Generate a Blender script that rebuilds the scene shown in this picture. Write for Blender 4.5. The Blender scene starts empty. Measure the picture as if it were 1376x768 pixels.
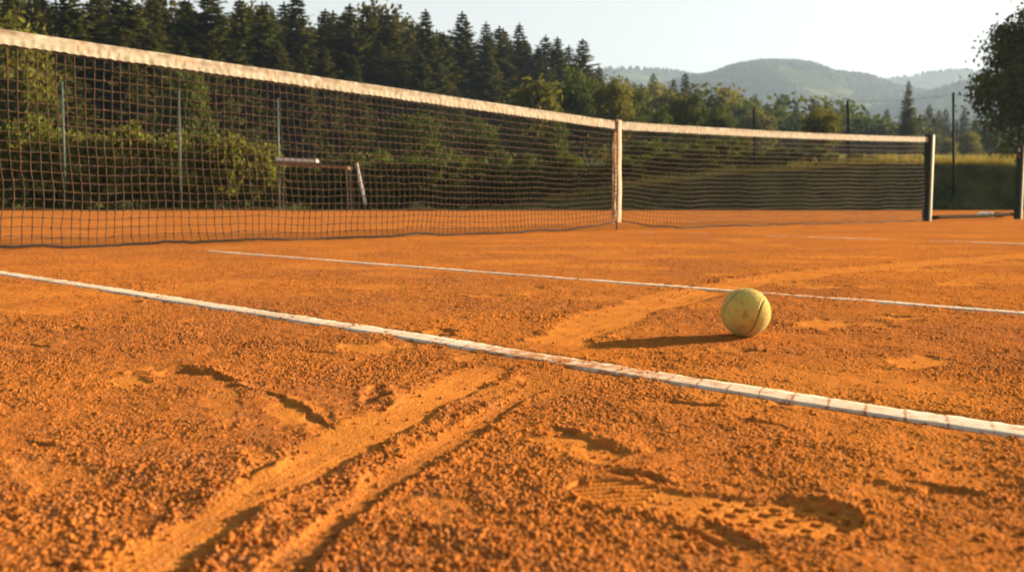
import bpy, math, random
import numpy as np

rng = np.random.default_rng(7)
random.seed(7)
scene = bpy.context.scene
COL = scene.collection
R = math.radians

# ------------------------------------------------------------------ camera
FPX, CW, CH = 1225.0, 1376.0, 768.0
CAM_H = 0.18
PITCH = math.atan2(384 - 278, FPX)
CP, SP = math.cos(PITCH), math.sin(PITCH)
cam_d = bpy.data.cameras.new('camera')
cam_d.sensor_width = 36.0
cam_d.lens = 36.0 * FPX / CW
cam_d.clip_start = 0.02
cam_d.clip_end = 12000
cam_d.dof.use_dof = True
cam_d.dof.focus_distance = 1.30
cam_d.dof.aperture_fstop = 10.5
cam = bpy.data.objects.new('camera', cam_d)
COL.objects.link(cam)
cam.location = (0, 0, CAM_H)
cam.rotation_euler = (math.pi / 2 - PITCH, 0, 0)
scene.camera = cam


def ray(px, py):
    a, b = (px - CW / 2) / FPX, (CH / 2 - py) / FPX
    return np.array([a, b * SP + CP, b * CP - SP])


def at(px, py, z=0.0):
    d = ray(px, py)
    t = (z - CAM_H) / d[2]
    return np.array([d[0] * t, d[1] * t, z])


def at_y(px, py, Y):
    d = ray(px, py)
    t = Y / d[1]
    return np.array([d[0] * t, Y, CAM_H + d[2] * t])


# ------------------------------------------------------------------ helpers
def tag(o, label=None, cat=None, group=None, kind=None):
    if label: o['label'] = label
    if cat: o['category'] = cat
    if group: o['group'] = group
    if kind: o['kind'] = kind
    return o


def empty(name, loc=(0, 0, 0), rz=0.0):
    o = bpy.data.objects.new(name, None)
    o.empty_display_size = 0.2
    o.location = loc
    o.rotation_euler = (0, 0, rz)
    COL.objects.link(o)
    return o


def link(name, me, parent=None, loc=(0, 0, 0)):
    o = bpy.data.objects.new(name, me)
    COL.objects.link(o)
    o.location = loc
    if parent: o.parent = parent
    return o


def np_mesh(name, verts, quads=None, tris=None, mat=None, smooth=True, attrs=None):
    me = bpy.data.meshes.new(name)
    verts = np.asarray(verts, dtype=np.float32)
    me.vertices.add(len(verts))
    me.vertices.foreach_set('co', verts.ravel())
    parts, starts, off = [], [], 0
    if quads is not None and len(quads):
        q = np.asarray(quads, dtype=np.int32)
        parts.append(q.ravel()); starts.append(np.arange(len(q), dtype=np.int32) * 4)
        off = len(q) * 4
    if tris is not None and len(tris):
        t = np.asarray(tris, dtype=np.int32)
        parts.append(t.ravel()); starts.append(off + np.arange(len(t), dtype=np.int32) * 3)
    idx = np.concatenate(parts); st = np.concatenate(starts)
    me.loops.add(len(idx)); me.loops.foreach_set('vertex_index', idx)
    me.polygons.add(len(st)); me.polygons.foreach_set('loop_start', st)
    me.polygons.foreach_set('use_smooth', np.full(len(st), smooth, dtype=bool))
    if attrs:
        for k, v in attrs.items():
            a = me.attributes.new(k, 'FLOAT', 'POINT')
            a.data.foreach_set('value', np.asarray(v, dtype=np.float32))
    me.update(calc_edges=True)
    me.validate()
    if mat: me.materials.append(mat)
    return me


class MB:
    """collects geometry for one mesh"""
    def __init__(self):
        self.v, self.q, self.t, self.n = [], [], [], 0

    def add(self, v, q=None, t=None):
        v = np.asarray(v, dtype=float).reshape(-1, 3)
        if q is not None and len(q): self.q.append(np.asarray(q, dtype=np.int64).reshape(-1, 4) + self.n)
        if t is not None and len(t): self.t.append(np.asarray(t, dtype=np.int64).reshape(-1, 3) + self.n)
        self.v.append(v); self.n += len(v)

    def tube(self, pts, rad, sides=8, caps=True):
        pts = np.asarray(pts, dtype=float)
        n = len(pts)
        rad = np.broadcast_to(np.asarray(rad, dtype=float), (n,))
        tan = np.gradient(pts, axis=0)
        tan /= np.linalg.norm(tan, axis=1)[:, None] + 1e-12
        ref = np.array([0, 0, 1.0]) if abs(tan[:, 2].mean()) < 0.8 else np.array([1.0, 0, 0])
        a = np.cross(tan, ref); a /= np.linalg.norm(a, axis=1)[:, None] + 1e-12
        b = np.cross(tan, a)
        th = np.arange(sides) * 2 * np.pi / sides + np.pi / sides
        v = pts[:, None] + rad[:, None, None] * (np.cos(th)[None, :, None] * a[:, None] + np.sin(th)[None, :, None] * b[:, None])
        i, j = np.meshgrid(np.arange(n - 1), np.arange(sides), indexing='ij')
        j2 = (j + 1) % sides
        q = np.stack([i * sides + j, i * sides + j2, (i + 1) * sides + j2, (i + 1) * sides + j], -1).reshape(-1, 4)
        v = v.reshape(-1, 3)
        t = None
        if caps:
            v = np.vstack([v, pts[0], pts[-1]])
            k = np.arange(sides); k2 = (k + 1) % sides
            t = np.vstack([np.stack([k2, k, np.full(sides, n * sides)], -1),
                           np.stack([(n - 1) * sides + k, (n - 1) * sides + k2, np.full(sides, n * sides + 1)], -1)])
        self.add(v, q, t)

    def box(self, c, ax, ay, az, bev=0.0):
        """box with half-axis vectors, chamfered vertical and horizontal edges"""
        c, ax, ay, az = [np.asarray(k, dtype=float) for k in (c, ax, ay, az)]
        lx, ly, lz = [np.linalg.norm(k) for k in (ax, ay, az)]
        ux, uy, uz = ax / lx, ay / ly, az / lz
        bev = min(bev, lx * .9, ly * .9, lz * .9)
        if bev <= 0:
            v = [c + sx * ax + sy * ay + sz * az for sz in (-1, 1) for sx, sy in ((-1, -1), (1, -1), (1, 1), (-1, 1))]
            self.add(v, [(3, 2, 1, 0), (4, 5, 6, 7), (0, 1, 5, 4), (1, 2, 6, 5), (2, 3, 7, 6), (3, 0, 4, 7)])
            return
        rings = []
        for z, inset in ((-lz, bev), (-lz + bev, 0), (lz - bev, 0), (lz, bev)):
            X, Y = lx - inset, ly - inset
            b2 = bev * (1 if inset == 0 else .6)
            prof = [(-X + b2, -Y), (X - b2, -Y), (X, -Y + b2), (X, Y - b2), (X - b2, Y), (-X + b2, Y), (-X, Y - b2), (-X, -Y + b2)]
            rings.append([c + ux * p + uy * q_ + uz * z for p, q_ in prof])
        v = np.array(rings).reshape(-1, 3)
        q = []
        for k in range(3):
            for j in range(8):
                q.append((k * 8 + j, k * 8 + (j + 1) % 8, (k + 1) * 8 + (j + 1) % 8, (k + 1) * 8 + j))
        n = len(v)
        v = np.vstack([v, c - az, c + az])
        t = [((j + 1) % 8, j, n) for j in range(8)] + [(24 + j, 24 + (j + 1) % 8, n + 1) for j in range(8)]
        self.add(v, q, t)

    def cards(self, C, A, B, ln, wd):
        """rhombus leaf cards"""
        C = np.asarray(C); n = len(C)
        ln = np.broadcast_to(ln, (n,))[:, None] / 2; wd = np.broadcast_to(wd, (n,))[:, None] / 2
        v = np.stack([C - A * ln, C + B * wd, C + A * ln, C - B * wd], 1).reshape(-1, 3)
        self.add(v, np.arange(n * 4).reshape(-1, 4))

    def mesh(self, name, mat=None, smooth=True, attrs=None):
        return np_mesh(name, np.vstack(self.v), np.vstack(self.q) if self.q else None,
                       np.vstack(self.t) if self.t else None, mat, smooth, attrs)

    def build(self, name, mat=None, parent=None, smooth=False, attrs=None):
        return link(name, self.mesh(name, mat, smooth, attrs), parent)


def unit(v):
    return v / (np.linalg.norm(v, axis=-1, keepdims=True) + 1e-12)


def rand_dirs(n, r=rng):
    return unit(r.normal(size=(n, 3)))


# ------------------------------------------------------------------ noise
def hsh(ix, iy, seed):
    n = (ix.astype(np.int64) * 374761393 + iy.astype(np.int64) * 668265263 + seed * 1274126177) & 0xFFFFFFFF
    n = ((n ^ (n >> 13)) * 1274126177) & 0xFFFFFFFF
    n = ((n ^ (n >> 15)) * 2246822519) & 0xFFFFFFFF
    n = n ^ (n >> 16)
    return n / 4294967296.0


def vnoise(x, y, seed=0):
    ix, iy = np.floor(x), np.floor(y)
    fx, fy = x - ix, y - iy
    fx = fx * fx * fx * (fx * (fx * 6 - 15) + 10); fy = fy * fy * fy * (fy * (fy * 6 - 15) + 10)
    a, b = hsh(ix, iy, seed), hsh(ix + 1, iy, seed)
    c, d = hsh(ix, iy + 1, seed), hsh(ix + 1, iy + 1, seed)
    return (a + (b - a) * fx) * (1 - fy) + (c + (d - c) * fx) * fy - 0.5


def grains(x, y, s, seed, rmin=.35, rmax=.75, dens=1.0):
    X, Y = x / s, y / s
    ix, iy = np.floor(X), np.floor(Y)
    best = np.zeros_like(X)
    for dx in (-1, 0, 1):
        for dy in (-1, 0, 1):
            cx, cy = ix + dx, iy + dy
            h1, h2, h3, h4 = (hsh(cx, cy, seed + k) for k in range(4))
            r = rmin + (rmax - rmin) * h3
            # angular, slightly elongated grains
            ex, ey = X - (cx + h1), Y - (cy + h2)
            th = h4 * 6.283
            u = ex * np.cos(th) + ey * np.sin(th); v = -ex * np.sin(th) + ey * np.cos(th)
            d2 = u * u / (r * r) + v * v / (r * r * .72)
            hgt = (0.45 + 0.55 * h4) * (r / rmax) * np.sqrt(np.clip(1 - d2, 0, 1))
            if dens < 1: hgt = hgt * (h1 * 7.31 % 1 < dens)
            best = np.maximum(best, hgt)
    return best


def sstep(a, b, x):
    t = np.clip((x - a) / (b - a), 0, 1)
    return t * t * (3 - 2 * t)


# ------------------------------------------------------------------ materials
def new_mat(name):
    m = bpy.data.materials.new(name); m.use_nodes = True
    nt = m.node_tree
    return m, nt, nt.nodes['Principled BSDF'], nt.nodes['Material Output']


def N(nt, typ, **kw):
    n = nt.nodes.new(typ)
    for k, v in kw.items():
        if k.startswith('i_'):
            n.inputs[k[2:].replace('_', ' ')].default_value = v
        else:
            setattr(n, k, v)
    return n


def mixc(nt, fac, c1, c2, blend='MIX'):
    n = nt.nodes.new('ShaderNodeMix'); n.data_type = 'RGBA'; n.blend_type = blend
    for s, v in ((n.inputs[0], fac), (n.inputs[6], c1), (n.inputs[7], c2)):
        if isinstance(v, (int, float)): s.default_value = v
        elif isinstance(v, tuple): s.default_value = (*v, 1) if len(v) == 3 else v
        else: nt.links.new(v, s)
    return n.outputs[2]


def noise(nt, scale, detail=4, rough=.55, coord='Object', vec=None):
    n = N(nt, 'ShaderNodeTexNoise'); n.inputs['Scale'].default_value = scale
    n.inputs['Detail'].default_value = detail; n.inputs['Roughness'].default_value = rough
    if vec is None:
        tc = N(nt, 'ShaderNodeTexCoord'); vec = tc.outputs[coord]
    nt.links.new(vec, n.inputs['Vector'])
    return n.outputs['Fac']


def ramp(nt, src, a, b, va=0.0, vb=1.0):
    n = N(nt, 'ShaderNodeMapRange'); n.clamp = True
    nt.links.new(src, n.inputs[0])
    n.inputs[1].default_value, n.inputs[2].default_value = a, b
    n.inputs[3].default_value, n.inputs[4].default_value = va, vb
    return n.outputs[0]


def bump(nt, bsdf, src, dist, strength=1.0):
    n = N(nt, 'ShaderNodeBump'); n.inputs['Distance'].default_value = dist
    n.inputs['Strength'].default_value = strength
    nt.links.new(src, n.inputs['Height']); nt.links.new(n.outputs[0], bsdf.inputs['Normal'])


def simple(name, col, col2=None, scale=20, rough=.6, metal=0.0, bumpd=0.0, lo=.35, hi=.65, coord='Object', spec=.3):
    m, nt, b, _ = new_mat(name)
    b.inputs['Roughness'].default_value = rough; b.inputs['Metallic'].default_value = metal
    b.inputs['Specular IOR Level'].default_value = spec
    nz = noise(nt, scale, 5, .6, coord)
    nt.links.new(mixc(nt, ramp(nt, nz, lo, hi), col, col2 or tuple(c * .7 for c in col)), b.inputs['Base Color'])
    if bumpd: bump(nt, b, nz, bumpd)
    return m


def mat_clay():
    m, nt, b, _ = new_mat('red_clay')
    L = nt.links
    b.inputs['Roughness'].default_value = 1.0; b.inputs['Specular IOR Level'].default_value = 0.0
    at_ = N(nt, 'ShaderNodeAttribute', attribute_name='dust')
    n1 = noise(nt, 260, 3); n2 = noise(nt, 1.3, 6, .6); n3 = noise(nt, 38, 5, .65); n4 = noise(nt, 700, 2)
    c = mixc(nt, ramp(nt, n1, .32, .66), (.16, .038, .010), (.56, .185, .036))
    c = mixc(nt, ramp(nt, n3, .50, .72), c, (.34, .122, .040))
    c = mixc(nt, ramp(nt, n2, .42, .62), c, (.50, .155, .022))
    c = mixc(nt, ramp(nt, n4, .60, .70, 0, .8), c, (.66, .38, .18))
    c = mixc(nt, ramp(nt, at_.outputs['Fac'], 0, 1, 0, .9), c, mixc(nt, ramp(nt, n3, .3, .7), (.58, .20, .032), (.64, .235, .044)))
    L.new(c, b.inputs['Base Color'])
    add = N(nt, 'ShaderNodeMath', operation='MULTIPLY_ADD')
    L.new(n1, add.inputs[0]); add.inputs[1].default_value = 1.0; L.new(n4, add.inputs[2])
    bump(nt, b, add.outputs[0], .0016, .8)
    return m


def mat_line():
    m, nt, b, _ = new_mat('white_line_tape')
    L = nt.links
    b.inputs['Roughness'].default_value = .9; b.inputs['Specular IOR Level'].default_value = .04
    a_u = N(nt, 'ShaderNodeAttribute', attribute_name='along')
    a_v = N(nt, 'ShaderNodeAttribute', attribute_name='across')
    a_d = N(nt, 'ShaderNodeAttribute', attribute_name='dust')
    n1 = noise(nt, 60, 6, .7); n2 = noise(nt, 9, 5, .6); n3 = noise(nt, 330, 3, .6)
    # joints every 5.2 cm, skewed and wobbly
    u = N(nt, 'ShaderNodeMath', operation='MULTIPLY_ADD'); L.new(a_v.outputs['Fac'], u.inputs[0]); u.inputs[1].default_value = -.008
    L.new(a_u.outputs['Fac'], u.inputs[2])
    w = N(nt, 'ShaderNodeMath', operation='MULTIPLY_ADD'); L.new(n1, w.inputs[0]); w.inputs[1].default_value = .016; L.new(u.outputs[0], w.inputs[2])
    md = N(nt, 'ShaderNodeMath', operation='PINGPONG'); L.new(w.outputs[0], md.inputs[0]); md.inputs[1].default_value = .0175
    j = ramp(nt, md.outputs[0], 7e-4, .0017, 1, 0)
    jm = N(nt, 'ShaderNodeMath', operation='MULTIPLY'); L.new(j, jm.inputs[0]); L.new(ramp(nt, n1, .40, .52), jm.inputs[1])
    c = mixc(nt, ramp(nt, n2, .35, .65), (.80, .67, .49), (.68, .53, .36))
    c = mixc(nt, ramp(nt, n3, .52, .7, 0, .55), c, (.60, .40, .24))
    s = N(nt, 'ShaderNodeMath', operation='MULTIPLY_ADD'); L.new(a_d.outputs['Fac'], s.inputs[0]); s.inputs[1].default_value = .32; L.new(n1, s.inputs[2])
    c = mixc(nt, ramp(nt, s.outputs[0], .50, .66, 0, .92), c, (.47, .17, .045))
    c = mixc(nt, jm.outputs[0], c, (.38, .145, .045))
    L.new(c, b.inputs['Base Color'])
    bump(nt, b, n3, .0006, .6)
    return m


def mat_leaf(name, c_dark, c_lit, trans=.35, hue=.25, tint=(.30, .24, .03)):
    m, nt, b, out = new_mat(name)
    L = nt.links
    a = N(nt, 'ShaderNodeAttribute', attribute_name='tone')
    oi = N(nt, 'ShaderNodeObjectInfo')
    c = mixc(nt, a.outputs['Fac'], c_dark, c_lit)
    c = mixc(nt, ramp(nt, oi.outputs['Random'], 0, 1, 0, hue), c, tint)
    L.new(c, b.inputs['Base Color'])
    b.inputs['Roughness'].default_value = .7; b.inputs['Specular IOR Level'].default_value = .07
    tr = N(nt, 'ShaderNodeBsdfTranslucent')
    L.new(mixc(nt, 1.0, c, (1.0, 1.0, .55), 'MULTIPLY'), tr.inputs['Color'])
    mx = N(nt, 'ShaderNodeMixShader'); mx.inputs[0].default_value = trans
    L.new(b.outputs[0], mx.inputs[1]); L.new(tr.outputs[0], mx.inputs[2]); L.new(mx.outputs[0], out.inputs['Surface'])
    return m


M_CLAY = mat_clay()
M_LINE = mat_line()
M_BARK = simple('bark', (.11, .075, .05), (.05, .035, .025), 14, .9, bumpd=.02)
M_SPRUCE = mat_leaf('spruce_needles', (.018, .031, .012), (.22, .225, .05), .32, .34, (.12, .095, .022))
M_GREEN = mat_leaf('broad_leaves_green', (.028, .05, .012), (.10, .13, .026), .36, .3, (.16, .14, .02))
M_YELLOW = mat_leaf('broad_leaves_yellow', (.06, .075, .016), (.22, .20, .036), .4, .3, (.22, .17, .025))
M_DARKLEAF = mat_leaf('broad_leaves_dark', (.016, .032, .010), (.085, .11, .022), .28, .2)
M_DKB = mat_leaf('broad_leaves_wood', (.022, .036, .011), (.12, .115, .028), .32, .35, (.14, .10, .022))
M_HEDGE = mat_leaf('hedge_leaves', (.045, .065, .013), (.25, .27, .05), .45, .3, (.26, .20, .03))
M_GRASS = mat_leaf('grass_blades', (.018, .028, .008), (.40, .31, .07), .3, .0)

# ------------------------------------------------------------------ light
SUN_EL = R(15.8)
SUN_AZ = math.atan2(.226, .092)             # from +Y towards +X
sd = np.array([math.sin(SUN_AZ) * math.cos(SUN_EL), math.cos(SUN_AZ) * math.cos(SUN_EL), math.sin(SUN_EL)])
sun_d = bpy.data.lights.new('sun', 'SUN')
sun_d.energy = 5.0; sun_d.angle = R(.5); sun_d.color = (1.0, .80, .56)
sun = bpy.data.objects.new('sun', sun_d); COL.objects.link(sun)
sun.location = (30, 12, 12)
from mathutils import Vector, Matrix
sun.rotation_euler = Vector(sd).to_track_quat('Z', 'Y').to_euler()

world = bpy.data.worlds.new('World'); scene.world = world; world.use_nodes = True
wn = world.node_tree
sky = wn.nodes.new('ShaderNodeTexSky'); sky.sky_type = 'NISHITA'; sky.sun_disc = False
sky.sun_elevation = SUN_EL; sky.sun_rotation = SUN_AZ
sky.air_density = 1.0; sky.dust_density = 1.6; sky.ozone_density = 1.0
bg = wn.nodes['Background']; bg.inputs['Strength'].default_value = .045
wtc = wn.nodes.new('ShaderNodeTexCoord'); wsep = wn.nodes.new('ShaderNodeSeparateXYZ'); wn.links.new(wtc.outputs['Generated'], wsep.inputs[0])
wfac = ramp(wn, wsep.outputs['Z'], .20, .55, .66, .0)
wn.links.new(mixc(wn, wfac, sky.outputs[0], (7.4, 7.35, 6.9)), bg.inputs['Color'])
scene.view_settings.view_transform = 'Standard'
scene.view_settings.look = 'None'
scene.view_settings.exposure = 1.80
scene.view_settings.gamma = 1.0
scene.view_settings.use_curve_mapping = False
scene.render.engine = 'CYCLES'
scene.cycles.use_denoising = True
scene.cycles.denoising_prefilter = 'ACCURATE'
scene.cycles.max_bounces = 6
scene.cycles.diffuse_bounces = 2
scene.cycles.transmission_bounces = 3
scene.cycles.volume_bounces = 0
scene.cycles.sample_clamp_indirect = 6.0

# ------------------------------------------------------------------ court geometry
def clay_rise(y):
    return .085 * sstep(12.5, 25.0, y)


def curve_px(pts):
    return np.array([at(px, py)[:2] for px, py in pts])


def poly_dist(x, y, P, cap=True):
    """distance, signed side (right of travel > 0) and arc length along a polyline"""
    best = np.full(x.shape, 1e9); side = np.zeros(x.shape); arc = np.zeros(x.shape); L0 = 0.0
    for a, b in zip(P[:-1], P[1:]):
        d = b - a; L = np.hypot(*d); d = d / L
        ex, ey = x - a[0], y - a[1]
        t = ex * d[0] + ey * d[1]; tc = np.clip(t, 0, L)
        qx, qy = ex - tc * d[0], ey - tc * d[1]
        dist = np.hypot(qx, qy)
        s = ex * d[1] - ey * d[0]
        u = dist < best
        best = np.where(u, dist, best); side = np.where(u, np.sign(s), side); arc = np.where(u, L0 + tc, arc)
        L0 += L
    return best, best * side, arc, L0


LINE_A = (at(-60, 356.5), at(1450, 593))
LINE_B = (at(280, 337.2), at(1500, 429.5))
LINE_HALF = .0198

# tracks: pixels, half width at start and end (m), depth
TRACKS = [
    dict(p=[(120, 800), (225, 740), (330, 672), (440, 606), (560, 545), (640, 503), (676, 483)], w=(.024, .029), d=.0030, rl=.0005, rr=.0036, sm=1.0, tilt=.0016),
    dict(p=[(340, 800), (440, 712), (520, 645), (600, 595), (660, 555), (725, 515)], w=(.014, .012), d=.0040, rl=.0005, rr=.0022, sm=.42, tilt=.0006),
    dict(p=[(738, 466), (800, 437), (860, 414), (930, 396), (1010, 379), (1100, 366), (1220, 356), (1330, 347), (1440, 340)], w=(.044, .095), d=.0026, rl=.0030, rr=.0030, sm=1.0, tilt=.0012),
    dict(p=[(900, 404), (980, 386), (1060, 372)], w=(.02, .03), d=.003, rl=.001, rr=.002, sm=.8),
    dict(p=[(905, 690), (950, 715), (1010, 750), (1040, 790)], w=(.010, .014), d=.004, rl=.003, rr=.001, sm=.7),
]
# dents: centre px, half extents px (x, y), depth, dust, rim
DENTS = [
    (505, 466, 52, 8, .0022, .8, .0006), (180, 510, 24, 8, .002, 1., .0005), (505, 530, 24, 10, .006, .1, .004),
    (392, 553, 34, 17, .0015, .8, .0005), (430, 560, 26, 18, .003, .3, .002), (300, 540, 20, 26, .0012, .4, .001),
    (248, 500, 42, 6, .006, .2, .004), (338, 519, 18, 4, .004, .2, .003), (350, 610, 30, 16, .002, .3, .001), (340, 630, 28, 10, .003, .1, .001),
    (95, 441, 20, 4, .006, .2, .003), (40, 462, 40, 5, .003, .2, .002), (590, 449, 22, 4, .007, .2, .004), (548, 460, 30, 5, .003, .3, .002),
    (720, 387, 30, 2.2, .006, .4, .003), (650, 398, 40, 3, .004, .5, .002), (1112, 434, 42, 7, .003, .9, .001), (1180, 436, 22, 4, .004, .4, .003),
    (1212, 425, 30, 4, .004, .9, .002), (1232, 487, 46, 8, .0022, 1., .0005), (1290, 382, 40, 4, .003, .8, .001), (1180, 386, 30, 3, .004, .5, .002),
    (1250, 362, 60, 3, .003, .8, .002), (1110, 386, 45, 2.5, .004, .8, .002), (1085, 537, 40, 5, .005, .3, .003), (905, 541, 60, 7, .003, .2, .002),
    (775, 595, 42, 14, .0035, .75, .002), (810, 606, 42, 13, .0035, .55, .002), (835, 455, 16, 4, .003, .3, .002), (870, 465, 12, 3, .003, .2, .002),
    (985, 470, 34, 4, .004, .3, .002), (630, 480, 26, 5, .003, .7, .001), (70, 420, 50, 3, .003, .3, .002), (500, 385, 60, 3, .002, .6, .001),
    (930, 330, 60, 2, .004, .4, .002), (1150, 345, 80, 2.2, .004, .7, .002), (640, 345, 50, 1.8, .005, .3, .002), (1030, 395, 25, 2, .003, .5, .002),
    (1330, 372, 30, 2.5, .003, .6, .002), (230, 405, 40, 2.5, .004, .2, .002), (120, 395, 50, 3, .002, .5, .001), (1300, 640, 60, 16, .003, .3, .002),
    (80, 640, 70, 20, .003, .2, .002), (600, 690, 60, 20, .003, .2, .002), (1180, 660, 40, 10, .003, .3, .003),
]


SCARPS = [
    ([(196, 505), (222, 498), (255, 497), (290, 505), (330, 520)], .0068), ([(345, 523), (378, 533), (412, 549), (436, 566), (456, 584)], .0080),
    ([(728, 570), (765, 580), (800, 593), (855, 612)], .0068), ([(800, 634), (835, 635), (870, 640), (915, 652)], .0062),
    ([(1030, 668), (1075, 671), (1115, 681), (1145, 698), (1158, 716)], .0040), ([(550, 520), (515, 534), (486, 548)], .0075),
    ([(552, 452), (590, 449), (630, 455)], .0055), ([(402, 604), (352, 632), (318, 652)], .0080), ([(840, 538), (900, 538), (960, 545), (1010, 548)], .0042),
    ([(78, 441), (112, 441)], .006), ([(0, 461), (40, 461), (72, 468)], .004), ([(1050, 533), (1090, 536), (1130, 546)], .006), ([(880, 700), (930, 715), (985, 742)], .0055),
    ([(1195, 640), (1260, 655), (1340, 668)], .004), ([(300, 520), (345, 524)], .005), ([(820, 458), (850, 456)], .006), ([(1180, 422), (1240, 424)], .006),
    ([(700, 386), (745, 388)], .007), ([(400, 470), (470, 476)], .003), ([(150, 405), (260, 404)], .004), ([(600, 398), (640, 399)], .004),
    ([(905, 331), (960, 332)], .007), ([(560, 463), (610, 468), (650, 476)], .0045), ([(985, 470), (1040, 474)], .003), ([(20, 590), (90, 600)], .004),
    ([(385, 665), (330, 702)], .005), ([(980, 560), (1060, 575)], .003), ([(1140, 362), (1200, 361)], .006), ([(1290, 372), (1340, 371)], .005), ([(640, 345), (680, 346)], .008), ([(60, 348), (110, 349)], .004)]


def court_height(x, y):
    """height and dust (0 grainy .. 1 powder) of the clay surface"""
    D = np.hypot(x, y)
    wx = x + .006 * vnoise(x * 28, y * 28, 91) + .0024 * vnoise(x * 110, y * 110, 92)
    wy = y + .006 * vnoise(x * 28, y * 28, 93) + .0024 * vnoise(x * 110, y * 110, 94)
    low = .003 * vnoise(x * 2.1, y * 2.1, 1) + .0025 * vnoise(x * 7, y * 7, 2) + .0020 * vnoise(x * 19, y * 19, 3)
    mid = .0013 * vnoise(x * 48, y * 48, 4) + .0011 * vnoise(x * 95, y * 95, 5)
    dust = np.zeros_like(x); h = low.copy(); gsup = np.zeros_like(x); clod = np.zeros_like(x)
    # powdery patches here and there
    pn = vnoise(x * 3.3, y * 3.3, 31) + .5 * vnoise(x * 9, y * 9, 32)
    dust = np.maximum(dust, .5 * sstep(.18, .42, pn))
    gsup = np.maximum(gsup, .35 * sstep(.18, .42, pn))
    for tr in TRACKS:
        P = curve_px(tr['p'])
        lo, hi = P.min(0) - .25, P.max(0) + .25
        k = np.where((x > lo[0]) & (x < hi[0]) & (y > lo[1]) & (y < hi[1]))[0]
        if not len(k): continue
        xx, yy = wx[k], wy[k]
        dist, sg, arc, Lt = poly_dist(xx, yy, P)
        w = tr['w'][0] + (tr['w'][1] - tr['w'][0]) * arc / Lt
        w = w * (1 + .5 * vnoise(arc * 9, xx * 0 + 3, 41) + .22 * vnoise(arc * 40, np.sign(sg) * 5, 42))
        endf = sstep(0, .05, arc) * sstep(0, .10, Lt - arc)
        q = dist / w
        ins = np.where(sg > 0, 1 - sstep(.66, 1.1, q), 1 - sstep(.15, 1.25, q))
        stri = .0011 * vnoise(sg * 130, arc * 5, 43) + .0007 * vnoise(sg * 420, arc * 8, 44) + .0022 * np.sin(sg / w * 2.4 + .6) * .4
        rn = .35 + 1.5 * np.clip(vnoise(arc * 26, sg * 30, 45) + .35, 0, 1)
        rim = np.where(sg > 0, tr['rr'], tr['rl']) * rn * np.exp(-((q - 1.25) / .30) ** 2) * endf
        h[k] += (-.6 * tr['d'] * ins + stri * ins * .42 - tr.get('tilt', 0) * np.clip(sg / w, -1, 1) * ins) * endf + .5 * rim
        clod[k] = np.maximum(clod[k], np.exp(-((q - 1.4) / .5) ** 2) * endf)
        dust[k] = np.maximum(dust[k], tr['sm'] * (1 - sstep(.75, 1.25, q)) * endf * (.75 + .5 * vnoise(arc * 30, sg * 60, 46)))
        gsup[k] = np.maximum(gsup[k], (.75 + .2 * tr['sm']) * (1 - sstep(.75, 1.05, q)) * endf)
    for n_, (cx, cy, rx, ry, dep, du, rim) in enumerate(DENTS):
        c = at(cx, cy); e = at(cx + rx, cy); f0, f1 = at(cx, cy - ry), at(cx, cy + ry)
        ax, ay = abs(e[0] - c[0]), abs(f0[1] - f1[1]) / 2
        m = max(ax, ay) * 2.2 + .02
        k = np.where((np.abs(x - c[0]) < m) & (np.abs(y - c[1]) < m))[0]
        if not len(k): continue
        ex, ey = wx[k] - c[0], wy[k] - c[1]
        sk = c[0] / c[1] if c[1] > 0 else 0
        ex = ex - sk * ey
        q = np.hypot(ex / ax, ey / ay) * (1 + .7 * vnoise(x[k] * 60, y[k] * 60, 50 + n_) + .5 * vnoise(x[k] * 22, y[k] * 22, 150 + n_))
        ins = 1 - sstep(.55, 1.05, q)
        h[k] += -.36 * dep * ins + .3 * rim * np.exp(-((q - 1.2) / .25) ** 2) * (1 + vnoise(x[k] * 80, y[k] * 80, 7))
        dust[k] = np.maximum(dust[k], du * (1 - sstep(.7, 1.15, q)))
        gsup[k] = np.maximum(gsup[k], min(1, du + .25) * (1 - sstep(.6, 1.0, q)))
    # the shoe print in the right foreground
    h0, t0 = at(768, 648)[:2], at(1160, 706)[:2]
    ax = t0 - h0; Ls = np.hypot(*ax); ax = ax / Ls; nx = np.array([ax[1], -ax[0]])     # nx points to the near side
    px_, py_ = x + .22 * (wx - x), y + .22 * (wy - y)
    u = ((px_ - h0[0]) * ax[0] + (py_ - h0[1]) * ax[1]) / Ls
    v = ((px_ - h0[0]) * nx[0] + (py_ - h0[1]) * nx[1])
    k = np.where((u > -.3) & (u < 1.3) & (np.abs(v) < .12))[0]
    if len(k):
        uu, vv = u[k], v[k]
        hw = np.interp(uu, [-.05, 0, .08, .22, .42, .58, .74, .88, .97, 1.02], [.0, .012, .022, .026, .021, .026, .034, .031, .018, 0.0])
        vc = np.interp(uu, [0, .3, .6, 1.0], [.0, .004, .004, -.002])
        q = np.abs(vv - vc) / np.maximum(hw, 1e-4)
        q = np.maximum(q, np.where((uu < 0) | (uu > 1), 2, 0)) * (1 + .22 * vnoise(x[k] * 70, y[k] * 70, 61))
        ins = 1 - sstep(.78, 1.06, q)
        depth = np.interp(uu, [0, .25, .45, .62, .85, 1], [.0024, .0018, .0004, .0006, .0014, .0028])
        heel = ((uu > .02) & (uu < .30)).astype(float)
        hl = np.sin((uu * Ls * .80 + (vv - vc) * .9) * 2 * np.pi / .0095)
        toe = sstep(.48, .54, uu) * (1 - sstep(.93, .97, uu))
        a1 = np.cos((uu * Ls + .25 * vv) * 2 * np.pi / .0155); a2 = np.cos((vv - vc - .2 * uu * Ls) * 2 * np.pi / .0135)
        lug = sstep(.0, .3, a1) * sstep(-.15, .15, a2)
        tread = .0013 * heel * np.clip(hl * 1.8, -1, 1) - .0044 * toe * lug
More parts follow.
